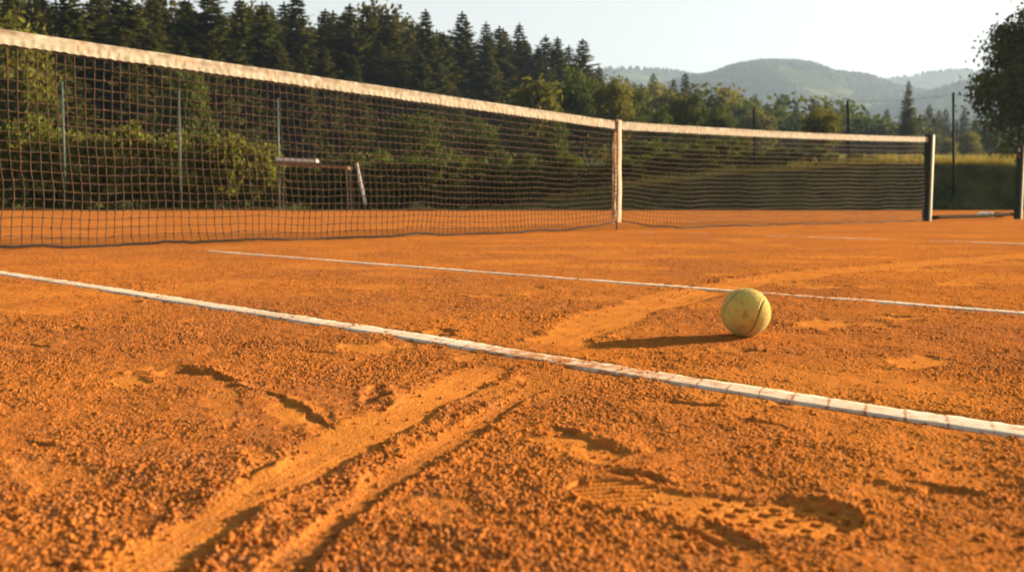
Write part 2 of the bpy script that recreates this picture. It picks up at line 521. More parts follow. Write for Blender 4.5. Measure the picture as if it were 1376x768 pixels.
        rimn = np.exp(-((q - 1.22) / .22) ** 2) * np.where(vv < vc, .0014, .0004) * (.6 + 1.4 * np.clip(vnoise(x[k] * 45, y[k] * 45, 62) + .3, 0, 1))
        rimn *= sstep(-.05, .05, uu) * (1 - sstep(1.02, 1.15, uu))
        h[k] += ins * (-depth + tread) + rimn
        dust[k] = np.maximum(dust[k], ins * (.85 - .5 * toe * lug))
        gsup[k] = np.maximum(gsup[k], .93 * ins)
        clod[k] = np.maximum(clod[k], .8 * np.exp(-((q - 1.3) / .3) ** 2))
    # small scarps where the clay was pushed up: steep face towards the viewer's left, long slope behind
    for n_, (pp, hs) in enumerate(SCARPS):
        P = curve_px(pp)
        lo, hi = P.min(0) - .10, P.max(0) + .10
        k = np.where((x > lo[0]) & (x < hi[0]) & (y > lo[1]) & (y < hi[1]))[0]
        if not len(k): continue
        dist, sg, arc, Lt = poly_dist(wx[k], wy[k], P)
        endf = sstep(0, .35 * Lt, arc) * sstep(0, .35 * Lt, Lt - arc)
        e = sg + .004 * vnoise(arc * 60, arc * 0 + n_, 301) + .003 * vnoise(arc * 160, arc * 0 + n_, 302)
        up_ = np.where(e < 0, sstep(0, -.0028, e) * np.exp(-(np.clip(-e - .003, 0, 1) / .017) ** 1.4), 0)
        dn = np.where(e >= -.001, np.exp(-(np.clip(e, 0, 1) / .016) ** 2), 0)
        var = .7 + .9 * np.clip(vnoise(arc * 35, arc * 0 + n_, 303) + .3, 0, 1)
        h[k] += endf * var * hs * .46 * (.75 * up_ - .35 * dn)
        clod[k] = np.maximum(clod[k], .7 * endf * up_)
        gsup[k] = np.maximum(gsup[k], .5 * endf * dn)
    g1 = grains(x, y, .0027, 11, .22, .82)
    g0 = grains(x, y + .3, .0015, 15, .3, .7)
    g2 = grains(x + .01, y, .0062, 12, .25, .60, .36)
    g3 = grains(x, y, .0165, 13, .18, .5, .30)
    fade = 1 - .6 * sstep(3, 9, D)
    amp = (1 - .93 * np.clip(gsup, 0, 1)) * fade * np.clip(.85 + 1.0 * vnoise(x * 5, y * 5, 71) + .8 * vnoise(x * 15, y * 15, 72), .12, 1.35)
    gh = .0007 * g0 + .0013 * g1 * np.clip(.9 + 1.1 * vnoise(x * 33, y * 33, 75), .25, 1.4) + (.0013 + .0011 * clod) * g2 + (.0012 * sstep(.0, .3, vnoise(x * 6, y * 6, 73)) + .0026 * clod) * g3 + .0006 * vnoise(x * 700, y * 700, 74)
    h += mid * (1 - .75 * gsup) * fade + gh * amp
    # bedding of the white lines
    for (a, b) in (LINE_A, LINE_B):
        dv = (b - a)[:2]; Ll = np.hypot(*dv); dv = dv / Ll
        t = (x - a[0]) * dv[0] + (y - a[1]) * dv[1]
        s = (x - a[0]) * dv[1] - (y - a[1]) * dv[0]
        near = (t > 0) & (t < Ll)
        blend = (1 - sstep(LINE_HALF * .97, LINE_HALF * 1.7, np.abs(s))) * near
        over = sstep(.16, .34, vnoise(x * 22, y * 22, 81) + .35 * vnoise(x * 70, y * 70, 82) + .18 * np.exp(-((np.hypot(x - at(690, 478)[0], y - at(690, 478)[1])) / .09) ** 2)) * (D < 6)
        bed = line_base(x, y) - .0026 + .0020 * over * g2 + over * (.0020 + .0012 * g1)
        h = h * (1 - blend) + bed * blend
    h += clay_rise(y)
    return h, np.clip(dust, 0, 1)


def line_base(x, y):
    return .003 * vnoise(x * 2.1, y * 2.1, 1) + .001 * vnoise(x * 7, y * 7, 2) + .0012


# one sheet of clay, finer towards the viewer
Y_END = 26.0
d = [.22]
while d[-1] < Y_END:
    D = d[-1]
    k = .0017 if D < 2.3 else .0019 + .016 * min(1, (D - 2.3) / 6)
    if D < .42: k = .004
    d.append(D * (1 + k))
rows = np.array(d); rows[-1] = Y_END
fine = np.arange(-.64, .64, .00092)
ext = .64 * np.power(1.09, np.arange(1, 24))
cols = np.concatenate([-ext[::-1], fine, ext])
nr, nc = len(rows), len(cols)
gy = np.repeat(rows, nc); gx = np.tile(cols, nr) * np.maximum(gy, .0)
hh = np.empty(nr * nc); dd = np.empty(nr * nc)
CH_ = 200000
for s in range(0, nr * nc, CH_):
    hh[s:s + CH_], dd[s:s + CH_] = court_height(gx[s:s + CH_], gy[s:s + CH_])
i, j = np.meshgrid(np.arange(nr - 1), np.arange(nc - 1), indexing='ij')
q = np.stack([i * nc + j, i * nc + j + 1, (i + 1) * nc + j + 1, (i + 1) * nc + j], -1).reshape(-1, 4)
court = link('clay_court', np_mesh('clay_court', np.stack([gx, gy, hh], -1), q, None, M_CLAY, True, {'dust': dd}))
tag(court, 'orange red clay surface of the tennis court with skid marks and shoe prints', 'court', kind='structure')
print('court', nr, nc, nr * nc)


def ground_z(x, y):
    h, _ = court_height(np.array([float(x)]), np.array([float(y)]))
    return float(h[0])


# white lines
def line_strip(a, b, label, half=LINE_HALF, step=.004, tdust=0.0):
    dv = (b - a)[:2]; Ll = np.hypot(*dv); dv = dv / Ll; nv = np.array([dv[1], -dv[0]])
    n = int(Ll / step)
    t = np.linspace(0, Ll, n)
    prof = np.array([-1.0, -.985, -.7, -.35, 0, .35, .7, .985, 1.0]) * half
    zoff = np.array([-.006, 0, .0002, .0003, .0003, .0003, .0002, 0, -.006])
    T, S = np.meshgrid(t, prof, indexing='ij')
    edge = np.sign(S) * (np.abs(S) > half * .9) * (.0040 * vnoise(T * 30, np.sign(S) * 9, 21) + .0036 * vnoise(T * 120, np.sign(S) * 9, 22))
    x = a[0] + dv[0] * T + nv[0] * (S + edge); y = a[1] + dv[1] * T + nv[1] * (S + edge)
    z = line_base(x, y) + zoff[None] + .0009 * vnoise(T * 9, S * 30, 23) + .0004 * vnoise(T * 160, S * 160, 24) + clay_rise(y)
    c = at(690, 478)
    dust = .55 * np.exp(-(np.hypot(x - c[0], y - c[1]) / .10) ** 2) + .75 * vnoise(T * 5, S * 0, 25) + tdust
    m = len(prof)
    i, j = np.meshgrid(np.arange(n - 1), np.arange(m - 1), indexing='ij')
    q = np.stack([i * m + j, (i + 1) * m + j, (i + 1) * m + j + 1, i * m + j + 1], -1).reshape(-1, 4)
    me = np_mesh('court_line', np.stack([x, y, z], -1).reshape(-1, 3), q, None, M_LINE, True,
                 {'along': T.ravel(), 'across': (S / half).ravel(), 'dust': np.clip(dust, -1, 1).ravel()})
    return tag(link('court_line', me), label, 'court line', kind='structure')


line_strip(*LINE_A, 'cracked white line tape crossing the foreground in front of the ball')
line_strip(*LINE_B, 'narrow white line running just behind the tennis ball', half=.017, tdust=.12)
C0, C1 = at(850, 311.6), at(1420, 329)
for f0, f1 in ((.02, .075), (.20, .25), (.34, .36), (.41, .70), (.78, .99)):
    line_strip(C0 + (C1 - C0) * f0, C0 + (C1 - C0) * f1, 'worn far white line mostly covered by clay dust', half=.028, step=.02, tdust=.25)

# loose crumbs of clay
def crumbs():
    mb = MB()
    n = 5200
    Dd = .40 * np.exp(rng.random(n) * math.log(3.2 / .40))
    xx = (rng.random(n) * 1.3 - .65) * Dd
    P = [np.stack([xx, Dd], -1)]
    for tr, cnt in zip(TRACKS, (500, 450, 600, 60, 150)):
        C = curve_px(tr['p'])
        seg = rng.random(cnt) * (len(C) - 1.001); k = seg.astype(int); f = (seg - k)[:, None]
        p = C[k] * (1 - f) + C[k + 1] * f
        dv = unit(C[k + 1] - C[k]); nv = np.stack([dv[:, 1], -dv[:, 0]], -1)
        w = np.interp(seg, [0, len(C) - 1], tr['w'])
        off = w * (1.25 + .35 * rng.normal(size=cnt)) * rng.choice([-1, 1], cnt)
        P.append(p + nv * off[:, None])
    c = at(700, 483); P.append(c[:2] + rng.normal(size=(150, 2)) * [.07, .045])
    c = at(980, 690); P.append(c[:2] + rng.normal(size=(160, 2)) * [.08, .05])
    P = np.vstack(P); P = P[(P[:, 1] > .36)]
    n = len(P)
    bt = at(1003, 453)
    keep = np.hypot(P[:, 0] - bt[0], P[:, 1] - bt[1] - .005) > .012
    P = P[keep]; n = len(P)
    h, _ = court_height(P[:, 0].copy(), P[:, 1].copy())
    r = .0006 + .0015 * rng.random(n) ** 2.6
    base = np.array([(1, 0, 0), (-1, 0, 0), (0, 1, 0), (0, -1, 0), (0, 0, 1), (0, 0, -1)], float)
    tri = np.array([(0, 2, 4), (2, 1, 4), (1, 3, 4), (3, 0, 4), (2, 0, 5), (1, 2, 5), (3, 1, 5), (0, 3, 5)])
    # one split gives an 18-vertex lump
    vs = [tuple(b) for b in base]; tr2 = []
    cache = {}
    def midp(a, b):
        kk = (min(a, b), max(a, b))
        if kk not in cache:
            vs.append(tuple(unit(np.array(vs[a]) + np.array(vs[b])))); cache[kk] = len(vs) - 1
        return cache[kk]
    for a, b, c_ in tri:
        x1, x2, x3 = midp(a, b), midp(b, c_), midp(c_, a)
        tr2 += [(a, x1, x3), (b, x2, x1), (c_, x3, x2), (x1, x2, x3)]
    V = np.array(vs); F = np.array(tr2); m = len(V)
    ang = rng.random(n) * 6.283
    sc_ = np.stack([.8 + .6 * rng.random(n), .7 + .5 * rng.random(n), .55 + .4 * rng.random(n)], -1) * r[:, None]
    vv = V[None] * sc_[:, None] * (1 + .28 * (rng.random((n, m, 1)) - .5) * 2)
    ca, sa = np.cos(ang)[:, None], np.sin(ang)[:, None]
    vx = vv[..., 0] * ca - vv[..., 1] * sa; vy = vv[..., 0] * sa + vv[..., 1] * ca
    out = np.stack([vx + P[:, 0:1], vy + P[:, 1:2], vv[..., 2] + (h + sc_[:, 2] * .45)[:, None]], -1).reshape(-1, 3)
    tris = (F[None] + (np.arange(n) * m)[:, None, None]).reshape(-1, 3)
    me = np_mesh('clay_crumbs', out, None, tris, M_CLAY, True, {'dust': np.repeat(rng.random(n) * .35, m)})
    tag(link('clay_crumbs', me), 'loose crumbs of orange clay scattered along the skid marks', 'clay crumbs', kind='stuff')


crumbs()

# ------------------------------------------------------------------ tennis ball
def tennis_ball():
    RB = .0335
    g = at(1003, 453.5)
    dirv = unit(np.array([g[0], g[1], RB - CAM_H]))
    g = g + np.array([0, .006, 0])
    gz = ground_z(g[0], g[1]) 
    gz = max(ground_z(g[0] + dx, g[1] + dy) for dx in (-.005, 0, .005) for dy in (-.005, 0, .005)) - .0015
    root = empty('tennis_ball', (g[0], g[1], gz))
    tag(root, 'worn yellow green tennis ball stained with orange clay beside its long shadow', 'tennis ball')
    zc = -dirv; xc = unit(np.cross(np.array([0, 0, 1.0]), zc)); yc = np.cross(zc, xc)
    Bv = np.stack([xc, yc, zc], -1)                      # view frame to world
    Q = np.array([[0.37692691, 0.85744498, 0.35030587], [-0.46637156, -0.15107235, 0.8715932], [0.80026475, -0.49189963, 0.34294472]])
    t = np.linspace(0, 2 * np.pi, 720, endpoint=False)
    a, b = .75, .25
    S = np.stack([a * np.cos(t) + b * np.cos(3 * t), a * np.sin(t) - b * np.sin(3 * t), 2 * math.sqrt(a * b) * np.sin(2 * t)], -1)
    S = unit(S) @ (Bv @ Q).T
    nu, nv_ = 420, 210
    th = np.linspace(0, 2 * np.pi, nu, endpoint=False); ph = np.linspace(.004, math.pi - .004, nv_)
    PH, TH = np.meshgrid(ph, th, indexing='ij')
    V = np.stack([np.sin(PH) * np.cos(TH), np.sin(PH) * np.sin(TH), np.cos(PH)], -1).reshape(-1, 3)
    dist = np.empty(len(V))
    for s in range(0, len(V), 8000):
        dist[s:s + 8000] = np.arccos(np.clip((V[s:s + 8000] @ S[::2].T).max(1), -1, 1))
    x, y, z = V.T
    fz = vnoise(x * 60 + z * 31, y * 60 - z * 47, 5) + .6 * vnoise(x * 130 - z * 71, y * 130 + z * 90, 6)
    worn = vnoise(x * 3 + z * 2.1, y * 3 - z * 1.7, 8)
    rad = RB * (1 - .045 * np.exp(-(dist / .038) ** 2) + .006 * np.exp(-((dist - .085) / .05) ** 2) + .008 * fz)
    W = V * rad[:, None] + np.array([0, 0, RB])
    i, j = np.meshgrid(np.arange(nv_ - 1), np.arange(nu), indexing='ij'); j2 = (j + 1) % nu
    q = np.stack([i * nu + j, (i + 1) * nu + j, (i + 1) * nu + j2, i * nu + j2], -1).reshape(-1, 4)
    Wv = np.vstack([W, W[:nu].mean(0), W[-nu:].mean(0)])
    k = np.arange(nu); k2 = (k + 1) % nu
    tr = np.vstack([np.stack([k, k2, np.full(nu, nu * nv_)], -1),
                    np.stack([(nv_ - 1) * nu + k2, (nv_ - 1) * nu + k, np.full(nu, nu * nv_ + 1)], -1)])
    # clay stain: blotch in the middle of the side we see, and the lower part
    st_c = unit(Bv @ np.array([-.05, -.10, .99])); st_d = unit(Bv @ np.array([.05, -.62, .78]))
    a1 = np.arccos(np.clip(V @ st_c, -1, 1)); a2 = np.arccos(np.clip(V @ st_d, -1, 1))
    nz = vnoise(x * 9 + z * 5, y * 9 - z * 6, 9) + .6 * vnoise(x * 24, y * 24 + z * 20, 10)
    stain = np.clip(.85 * np.exp(-(a1 / .15) ** 2) + .65 * np.exp(-(a2 / .45) ** 2) + .35 * sstep(-.2, -.95, z) + .9 * (nz - .18) * sstep(.1, .5, nz), 0, 1)
    stain = stain * (.7 + .6 * nz)
    ext2 = lambda v: np.concatenate([v, v[:1], v[-1:]])
    m, nt, bs, _ = new_mat('tennis_felt')
    A = N(nt, 'ShaderNodeAttribute', attribute_name='stain'); G = N(nt, 'ShaderNodeAttribute', attribute_name='groove')
    n1 = noise(nt, 420, 4, .7); n2 = noise(nt, 70, 5)
    c = mixc(nt, ramp(nt, n1, .3, .7), (.56, .405, .06), (.78, .60, .145))
    c = mixc(nt, ramp(nt, n2, .45, .7, 0, .55), c, (.50, .37, .085))
    c = mixc(nt, A.outputs['Fac'], c, (.36, .17, .035))
    c = mixc(nt, G.outputs['Fac'], c, (.13, .11, .045))
    nt.links.new(c, bs.inputs['Base Color']); bs.inputs['Roughness'].default_value = .95
    bs.inputs['Sheen Weight'].default_value = .25; bs.inputs['Specular IOR Level'].default_value = .1
    bump(nt, bs, n1, .0009, .9)
    link('felt', np_mesh('felt', Wv, q, tr, m, True, {'stain': ext2(stain), 'groove': ext2(np.exp(-(dist / .026) ** 2) * .95)}), root)
    # nap fibres standing off the felt
    n = 14000
    Vd = rand_dirs(n); dd_ = np.arccos(np.clip((Vd @ S[::6].T).max(1), -1, 1)); Vd = Vd[dd_ > .05]; n = len(Vd)
    dirn = unit(Vd + .9 * rand_dirs(n)); side = unit(np.cross(dirn, rand_dirs(n)))
    mb = MB(); ln = .0009 + .0019 * rng.random(n)
    mb.cards(Vd * RB * 1.001 + dirn * ln[:, None] * .4 + np.array([0, 0, RB]), dirn, side, ln, .00016)
    mf = simple('felt_fibre', (.70, .61, .18), (.58, .46, .12), 300, .9)
    mb.build('fuzz', mf, root)['kind'] = 'stuff'
    # rubber seam sunk in the groove
    mb = MB(); mb.tube(np.vstack([S, S[:1]]) * RB * .960 + np.array([0, 0, RB]), .0007, 6, False)
    mb.build('seam', simple('seam_rubber', (.20, .17, .08), (.12, .10, .05), 200, .8), root, True)


tennis_ball()

# ------------------------------------------------------------------ tennis net
STRAP = at(828, 309.0); POSTR = at(1243, 297.0); LEFTP = at(0, 335.5)
dr = unit(POSTR - STRAP); LR = float(np.linalg.norm(POSTR - STRAP))
dl = unit(LEFTP - STRAP); LLp = float(np.linalg.norm(LEFTP - STRAP)); LL = 6.4


def top_z(px, py, P):
    return at_y(px, py, P[1])[2]


ZT_C, ZT_R, ZT_L = top_z(828, 163, STRAP), top_z(1240, 184, POSTR), top_z(0, 36.5, LEFTP)
print('net', STRAP, POSTR, LEFTP, LR, LLp, ZT_C, ZT_R, ZT_L)
NRM = unit(np.array([-(dl[1]) * 1.0, dl[0], 0]))        # towards the camera side
if NRM[1] > 0: NRM = -NRM


def net_xy(s):
    s = np.asarray(s, float)
    return np.where(s[..., None] < 0, STRAP + dl * (-s)[..., None], STRAP + dr * s[..., None])


def net_top(s):
    s = np.asarray(s, float)
    zl = ZT_C + (ZT_L - ZT_C) * (-s) / LLp
    f = np.clip(s / LR, 0, 1)
    zr = ZT_C + (ZT_R - ZT_C) * f - .018 * np.sin(np.pi * f)
    return np.where(s < 0, zl, zr)


def net_bot(s):
    s = np.asarray(s, float)
    z = .012 + .055 * np.exp(-(s / .42) ** 2) + .02 * np.exp(-((s - LR) / .5) ** 2)
    z += .006 * np.sin(s * 5.1) + .004 * np.sin(s * 11.3)
    return z


SP_ = .0405
ncol = int((LL + LR - .12) / SP_)
NROW = 21
si = -LL + .03 + np.arange(ncol) * SP_
jj = np.arange(NROW)
Sg, Jg = np.meshgrid(si, jj, indexing='ij')
fr = (Jg / (NROW - 1)) ** .93                       # 0 top .. 1 bottom
zt = net_top(Sg) - .062
Z = zt + (net_bot(Sg) - zt) * fr
# gathering to the strap and slack folds
drag = -.03 * np.exp(-(Sg / .5) ** 2) * np.sign(Sg) * fr * 0
wav = .028 * np.sin(Sg * 2.3 + .5) * np.sin(fr * np.pi) + .018 * np.sin(Sg * 6.1 + fr * 3) * fr
hang = .05 * fr ** 3 * (1 - np.exp(-(Sg / .5) ** 2))
s2 = Sg + drag + .010 * vnoise(Sg * 7, Jg * .45, 201) + .006 * vnoise(Sg * 22, Jg * .9, 202) - .028 * sstep(.72, 1.0, fr) + .012 * np.sin(Sg * 1.7) * fr
Z += .005 * vnoise(Sg * 9, Jg * .6, 203) + .006 * vnoise(Sg * 24, Jg * 1.1, 204) * (fr > .02)
NODE = net_xy(s2) + NRM * (wav + hang)[..., None]
NODE[..., 2] = np.maximum(Z, .006)

net = empty('tennis_net', tuple(STRAP))
tag(net, 'long tennis net with cream headband and brown cord mesh across the court', 'tennis net')
o0 = STRAP
cord = MB()
for a in range(ncol):
    cord.tube(NODE[a] - o0, float(np.interp(si[a], [-3, 1.5, 5], [.0022, .0015, .0011])), 4, False)
for b in range(NROW):
    cord.tube(NODE[:, b] - o0, np.interp(si, [-3, 1, 6], [.0023, .0024, .0028]) * (1.25 if b == 0 else 1), 4, False)
    if b in (0,):                                     # doubled cord under the band
        p = NODE[:, b].copy(); p[:, 2] -= .009; cord.tube(p - o0, .0016, 4, False)
kn = NODE.reshape(-1, 3) - o0; nk = len(kn)
oct_v = np.array([(1, 0, 0), (-1, 0, 0), (0, 1, 0), (0, -1, 0), (0, 0, 1.25), (0, 0, -1.25)]) * .0058
oct_t = np.array([(0, 2, 4), (2, 1, 4), (1, 3, 4), (3, 0, 4), (2, 0, 5), (1, 2, 5), (3, 1, 5), (0, 3, 5)])
cord.add((kn[:, None] + oct_v[None] * np.interp(np.repeat(si, NROW), [-2, 3], [1, .72])[:, None, None] * (.75 + .5 * rng.random((nk, 1, 1)))).reshape(-1, 3), None,
         (oct_t[None] + (np.arange(nk) * 6)[:, None, None]).reshape(-1, 3))
M_CORD = simple('net_cord', (.115, .065, .03), (.04, .023, .012), 30, .85)
cord.build('netting', M_CORD, net, True)
bc = MB(); bc.tube(NODE[:, -1] - o0 + np.array([0, 0, -.002]), .0062, 6)
bc.build('bottom_cord', simple('bottom_cord', (.028, .018, .012), (.014, .01, .007), 40, .9), net, True)

# headband: folded canvas round the cable
sb = np.arange(-LL, LR - .02, .0115)
prof = []
for k in np.linspace(0, 1, 9): prof.append((.0095, -.064 + .052 * k))                   # near face going up
for k in np.linspace(.0, np.pi, 7)[1:-1]: prof.append((.0095 * math.cos(k), -.010 + .010 * math.sin(k)))
for k in np.linspace(0, 1, 5): prof.append((-.0095, -.010 - .054 * k))
prof = np.array(prof); npf = len(prof)
SB, KB = np.meshgrid(sb, np.arange(npf), indexing='ij')
off, dz = prof[KB, 0], prof[KB, 1]
low_ = sstep(-.026, -.056, dz)
puck = (np.abs(np.sin(SB * np.pi / SP_)) ** .6 - .6) * .0075 * low_ + .0035 * vnoise(SB * 34, dz * 60, 211) + .004 * vnoise(SB * 9, dz * 25, 212)
off2 = off + np.sign(off) * puck
dz2 = dz + .0035 * low_ * (vnoise(SB * 26, SB * 0, 213) + (np.abs(np.sin(SB * np.pi / SP_)) - .5) * 1.0) + .002 * vnoise(SB * 6, SB * 0, 214)
HB = net_xy(SB) + NRM * off2[..., None]
HB[..., 2] = net_top(SB) + dz2
HB -= o0
i, j = np.meshgrid(np.arange(len(sb) - 1), np.arange(npf - 1), indexing='ij')
q = np.stack([i * npf + j, (i + 1) * npf + j, (i + 1) * npf + j + 1, i * npf + j + 1], -1).reshape(-1, 4)


def mat_band():
    m, nt, b, _ = new_mat('headband_canvas')
    A = N(nt, 'ShaderNodeAttribute', attribute_name='vpos'); U = N(nt, 'ShaderNodeAttribute', attribute_name='along')
    n1 = noise(nt, 26, 6, .65); n2 = noise(nt, 7, 5, .6); n3 = noise(nt, 240, 3)
    c = mixc(nt, ramp(nt, n1, .35, .65), (.50, .455, .335), (.35, .295, .20))
    # grime worked into the top fold and along the lacing stitches
    t = N(nt, 'ShaderNodeMath', operation='MULTIPLY'); nt.links.new(ramp(nt, A.outputs['Fac'], -.034, -.008), t.inputs[0]); nt.links.new(ramp(nt, n1, .36, .62), t.inputs[1])
    c = mixc(nt, t.outputs[0], c, (.24, .16, .10))
    s = N(nt, 'ShaderNodeMath', operation='PINGPONG'); nt.links.new(U.outputs['Fac'], s.inputs[0]); s.inputs[1].default_value = .023
    s1 = ramp(nt, s.outputs[0], .002, .007, 1, 0)
    s2_ = N(nt, 'ShaderNodeMath', operation='MULTIPLY'); nt.links.new(s1, s2_.inputs[0]); nt.links.new(ramp(nt, n2, .42, .6, 0, 1), s2_.inputs[1])
    s3 = N(nt, 'ShaderNodeMath', operation='COMPARE'); nt.links.new(A.outputs['Fac'], s3.inputs[0]); s3.inputs[1].default_value = -.036; s3.inputs[2].default_value = .014
    s4 = N(nt, 'ShaderNodeMath', operation='MULTIPLY'); nt.links.new(s2_.outputs[0], s4.inputs[0]); nt.links.new(s3.outputs[0], s4.inputs[1])
    c = mixc(nt, s4.outputs[0], c, (.30, .17, .09))
    c = mixc(nt, ramp(nt, n2, .55, .75, 0, .5), c, (.50, .30, .16))
    nt.links.new(c, b.inputs['Base Color']); b.inputs['Roughness'].default_value = .9; b.inputs['Specular IOR Level'].default_value = .15
    bump(nt, b, n3, .0015, .6)
    return m


M_BAND = mat_band()
link('headband', np_mesh('headband', HB.reshape(-1, 3), q, None, M_BAND, True,
                         {'vpos': dz.ravel(), 'along': SB.ravel()}), net)
cb = MB(); ss = np.linspace(-LL, LR + .05, 60); p = net_xy(ss); p[:, 2] = net_top(ss) - .012
cb.tube(p - o0, .0035, 6); cb.build('cable', simple('cable', (.10, .09, .08), None, 50, .5, .6), net, True)

# centre strap
zz = np.linspace(.062, ZT_C + .006, 60)
mb = MB()
sw = .025
Vs = []
for f_, o_ in ((-1, .016), (1, .016), (1, .012), (-1, .012)):
    pass
rowsv = []
for z in zz:
    bow = .010 * math.sin((z / ZT_C) * math.pi) + .004 * math.sin(z * 9)
    wob = .002 * math.sin(z * 23)
    for (f_, o_) in ((-1, .0185), (-.4, .0195), (.4, .0195), (1, .0185), (1, .0155), (-1, .0155)):
        rowsv.append(dr * (f_ * sw + wob) + NRM * (o_ + bow) + np.array([0, 0, z]))
rv = np.array(rowsv); n6 = len(zz)
i, j = np.meshgrid(np.arange(n6 - 1), np.arange(6), indexing='ij'); j2 = (j + 1) % 6
mb.add(rv, np.stack([i * 6 + j, i * 6 + j2, (i + 1) * 6 + j2, (i + 1) * 6 + j], -1).reshape(-1, 4))
# fold over the band and down the back
top = []
for k in np.linspace(0, math.pi, 7):
    for f_ in (-1, 1):
        top.append(dr * f_ * sw + NRM * .020 * math.cos(k) + np.array([0, 0, ZT_C + .004 + .008 * math.sin(k)]))
for f_ in (-1, 1): top.append(dr * f_ * sw - NRM * .020 + np.array([0, 0, .1]))
top = np.array(top); nt_ = len(top) // 2
mb.add(top, [(2 * k, 2 * k + 1, 2 * k + 3, 2 * k + 2) for k in range(nt_ - 1)])
M_STRAP = simple('strap_canvas', (.60, .46, .31), (.48, .34, .21), 30, .9, bumpd=.002)
strap = mb.build('centre_strap', M_STRAP, net, True)
# gathered netting bunched at the strap's left edge
gb = MB()
for k in range(7):
    z = np.linspace(.05, ZT_C - .09, 46)
    off_ = -.034 - .010 - .006 * k / 3 - .020 * sstep(.30, .05, z) * (k / 6) + .007 * vnoise(z * 26, z * 0 + k, 221) + .009 * vnoise(z * 9, z * 0 + k, 222)
    p = dr[None] * off_[:, None] + NRM[None] * (.012 + .008 * vnoise(z * 20, z * 0 + k * 3, 223))[:, None]; p[:, 2] = z
    gb.tube(p, .0032, 5, False)
gb.build('gathered_cord', simple('gathered_cord', (.40, .20, .085), (.24, .12, .05), 40, .9), net, True)
ab = MB()
ab.tube([dr * -.004 + NRM * .012 + np.array([0, 0, z]) for z in (-.02, .03, .068)], (.007, .009, .008), 8)
ab.box(dr * 0 + NRM * .014 + np.array([0, 0, .070]), dr * .028, NRM * .006, np.array([0, 0, .008]), .003)
ab.build('strap_anchor', simple('rusty_steel', (.20, .10, .05), (.10, .06, .04), 60, .7, .4), net, False)

# ------------------------------------------------------------------ posts
M_POSTG = simple('post_green_paint', (.024, .046, .028), (.016, .032, .020), 18, .6, spec=.1)
M_ALU = simple('post_pale_paint', (.38, .38, .24), (.30, .29, .19), 22, .5)
M_DARK = simple('dark_metal', (.03, .03, .028), None, 40, .5, .5)


def net_post(base, top, label, ux, uy, out, red=False):
    root = empty('net_post', (base[0], base[1], base[2]))
    tag(root, label, 'net post', 'net posts of the two courts')
    H = top
    b = MB(); b.box((0, 0, H / 2 - .05), ux * .040, uy * .040, np.array([0, 0, H / 2 + .05]), .006)
    b.build('body', M_POSTG, root)
    s = MB(); s.box(np.array([0, 0, H / 2 - .04]) + out * .050, ux * .030, uy * .012 if abs(out @ uy) > .5 else uy * .034, np.array([0, 0, H / 2 + .055]), .005) if abs(out @ uy) > .5 else \
        s.box(np.array([0, 0, H / 2 - .04]) + out * .050, ux * .012, uy * .030, np.array([0, 0, H / 2 + .055]), .005)
    s.build('side_rail', M_ALU, root)
    c = MB(); c.box(np.array([0, 0, H + .008]), ux * .043, uy * .043, np.array([0, 0, .010]), .004)
    c.build('cap', M_DARK, root)
    w = MB(); w.tube([np.array([0, 0, H * .80]) - out * .052, np.array([0, 0, H * .80]) - out * .066], .028, 14)
    w.build('winder', M_DARK, root)
    if red:
        r_ = MB(); r_.box(np.array([0, 0, H * .86]) - ux * .062, ux * .014, uy * .016, np.array([0, 0, .032]), .006)
        r_.build('handle', simple('red_plastic', (.22, .02, .015), None, 30, .4), root)
        w2 = MB(); w2.box(np.array([0, 0, H * .95]) - ux * .058, ux * .012, uy * .014, np.array([0, 0, .03]), .004)
        w2.build('ratchet', simple('grey_steel', (.45, .44, .42), None, 30, .4, .6), root)
    return root


lat = unit(np.array([.717, -.697, 0]))
pr_base = POSTR + dr * .03
net_post(pr_base, ZT_R + .012, 'dark green net post with pale side rail holding the right end of the net', dr, lat, lat)
PL = STRAP + dl * (LL + .06); ZL = float(net_top(np.array([-LL]))[0])
net_post(PL, ZL + .012, 'dark green net post holding the left end of the net', dl, lat, lat)
DP2 = 13.6
p2 = at_y(1367, 291, DP2); p2t = at_y(1367, 197, DP2)
net_post(np.array([p2[0], p2[1], p2[2]]), p2t[2] - p2[2], 'dark green net post with red handle at the right edge of the picture', dr, lat, lat, True)
# the pipe lying between the posts
mb = MB()
pa, pb = POSTR + np.array([.10, .02, .045]), np.array([p2[0] - .09, p2[1] - .03, p2[2] + .035])
tt = np.linspace(0, 1, 14)[:, None]
pts = pa * (1 - tt) + pb * tt; pts[:, 2] += .004 * np.sin(tt[:, 0] * 9)
mb.tube(pts - pa, .026, 12)
pipe = mb.build('ground_pipe', simple('pipe_paint', (.05, .042, .024), (.035, .024, .014), 15, .95, spec=.02), None, True); pipe.location = tuple(pa)
tag(pipe, 'pale metal pipe lying on the clay between the two net posts', 'pipe')


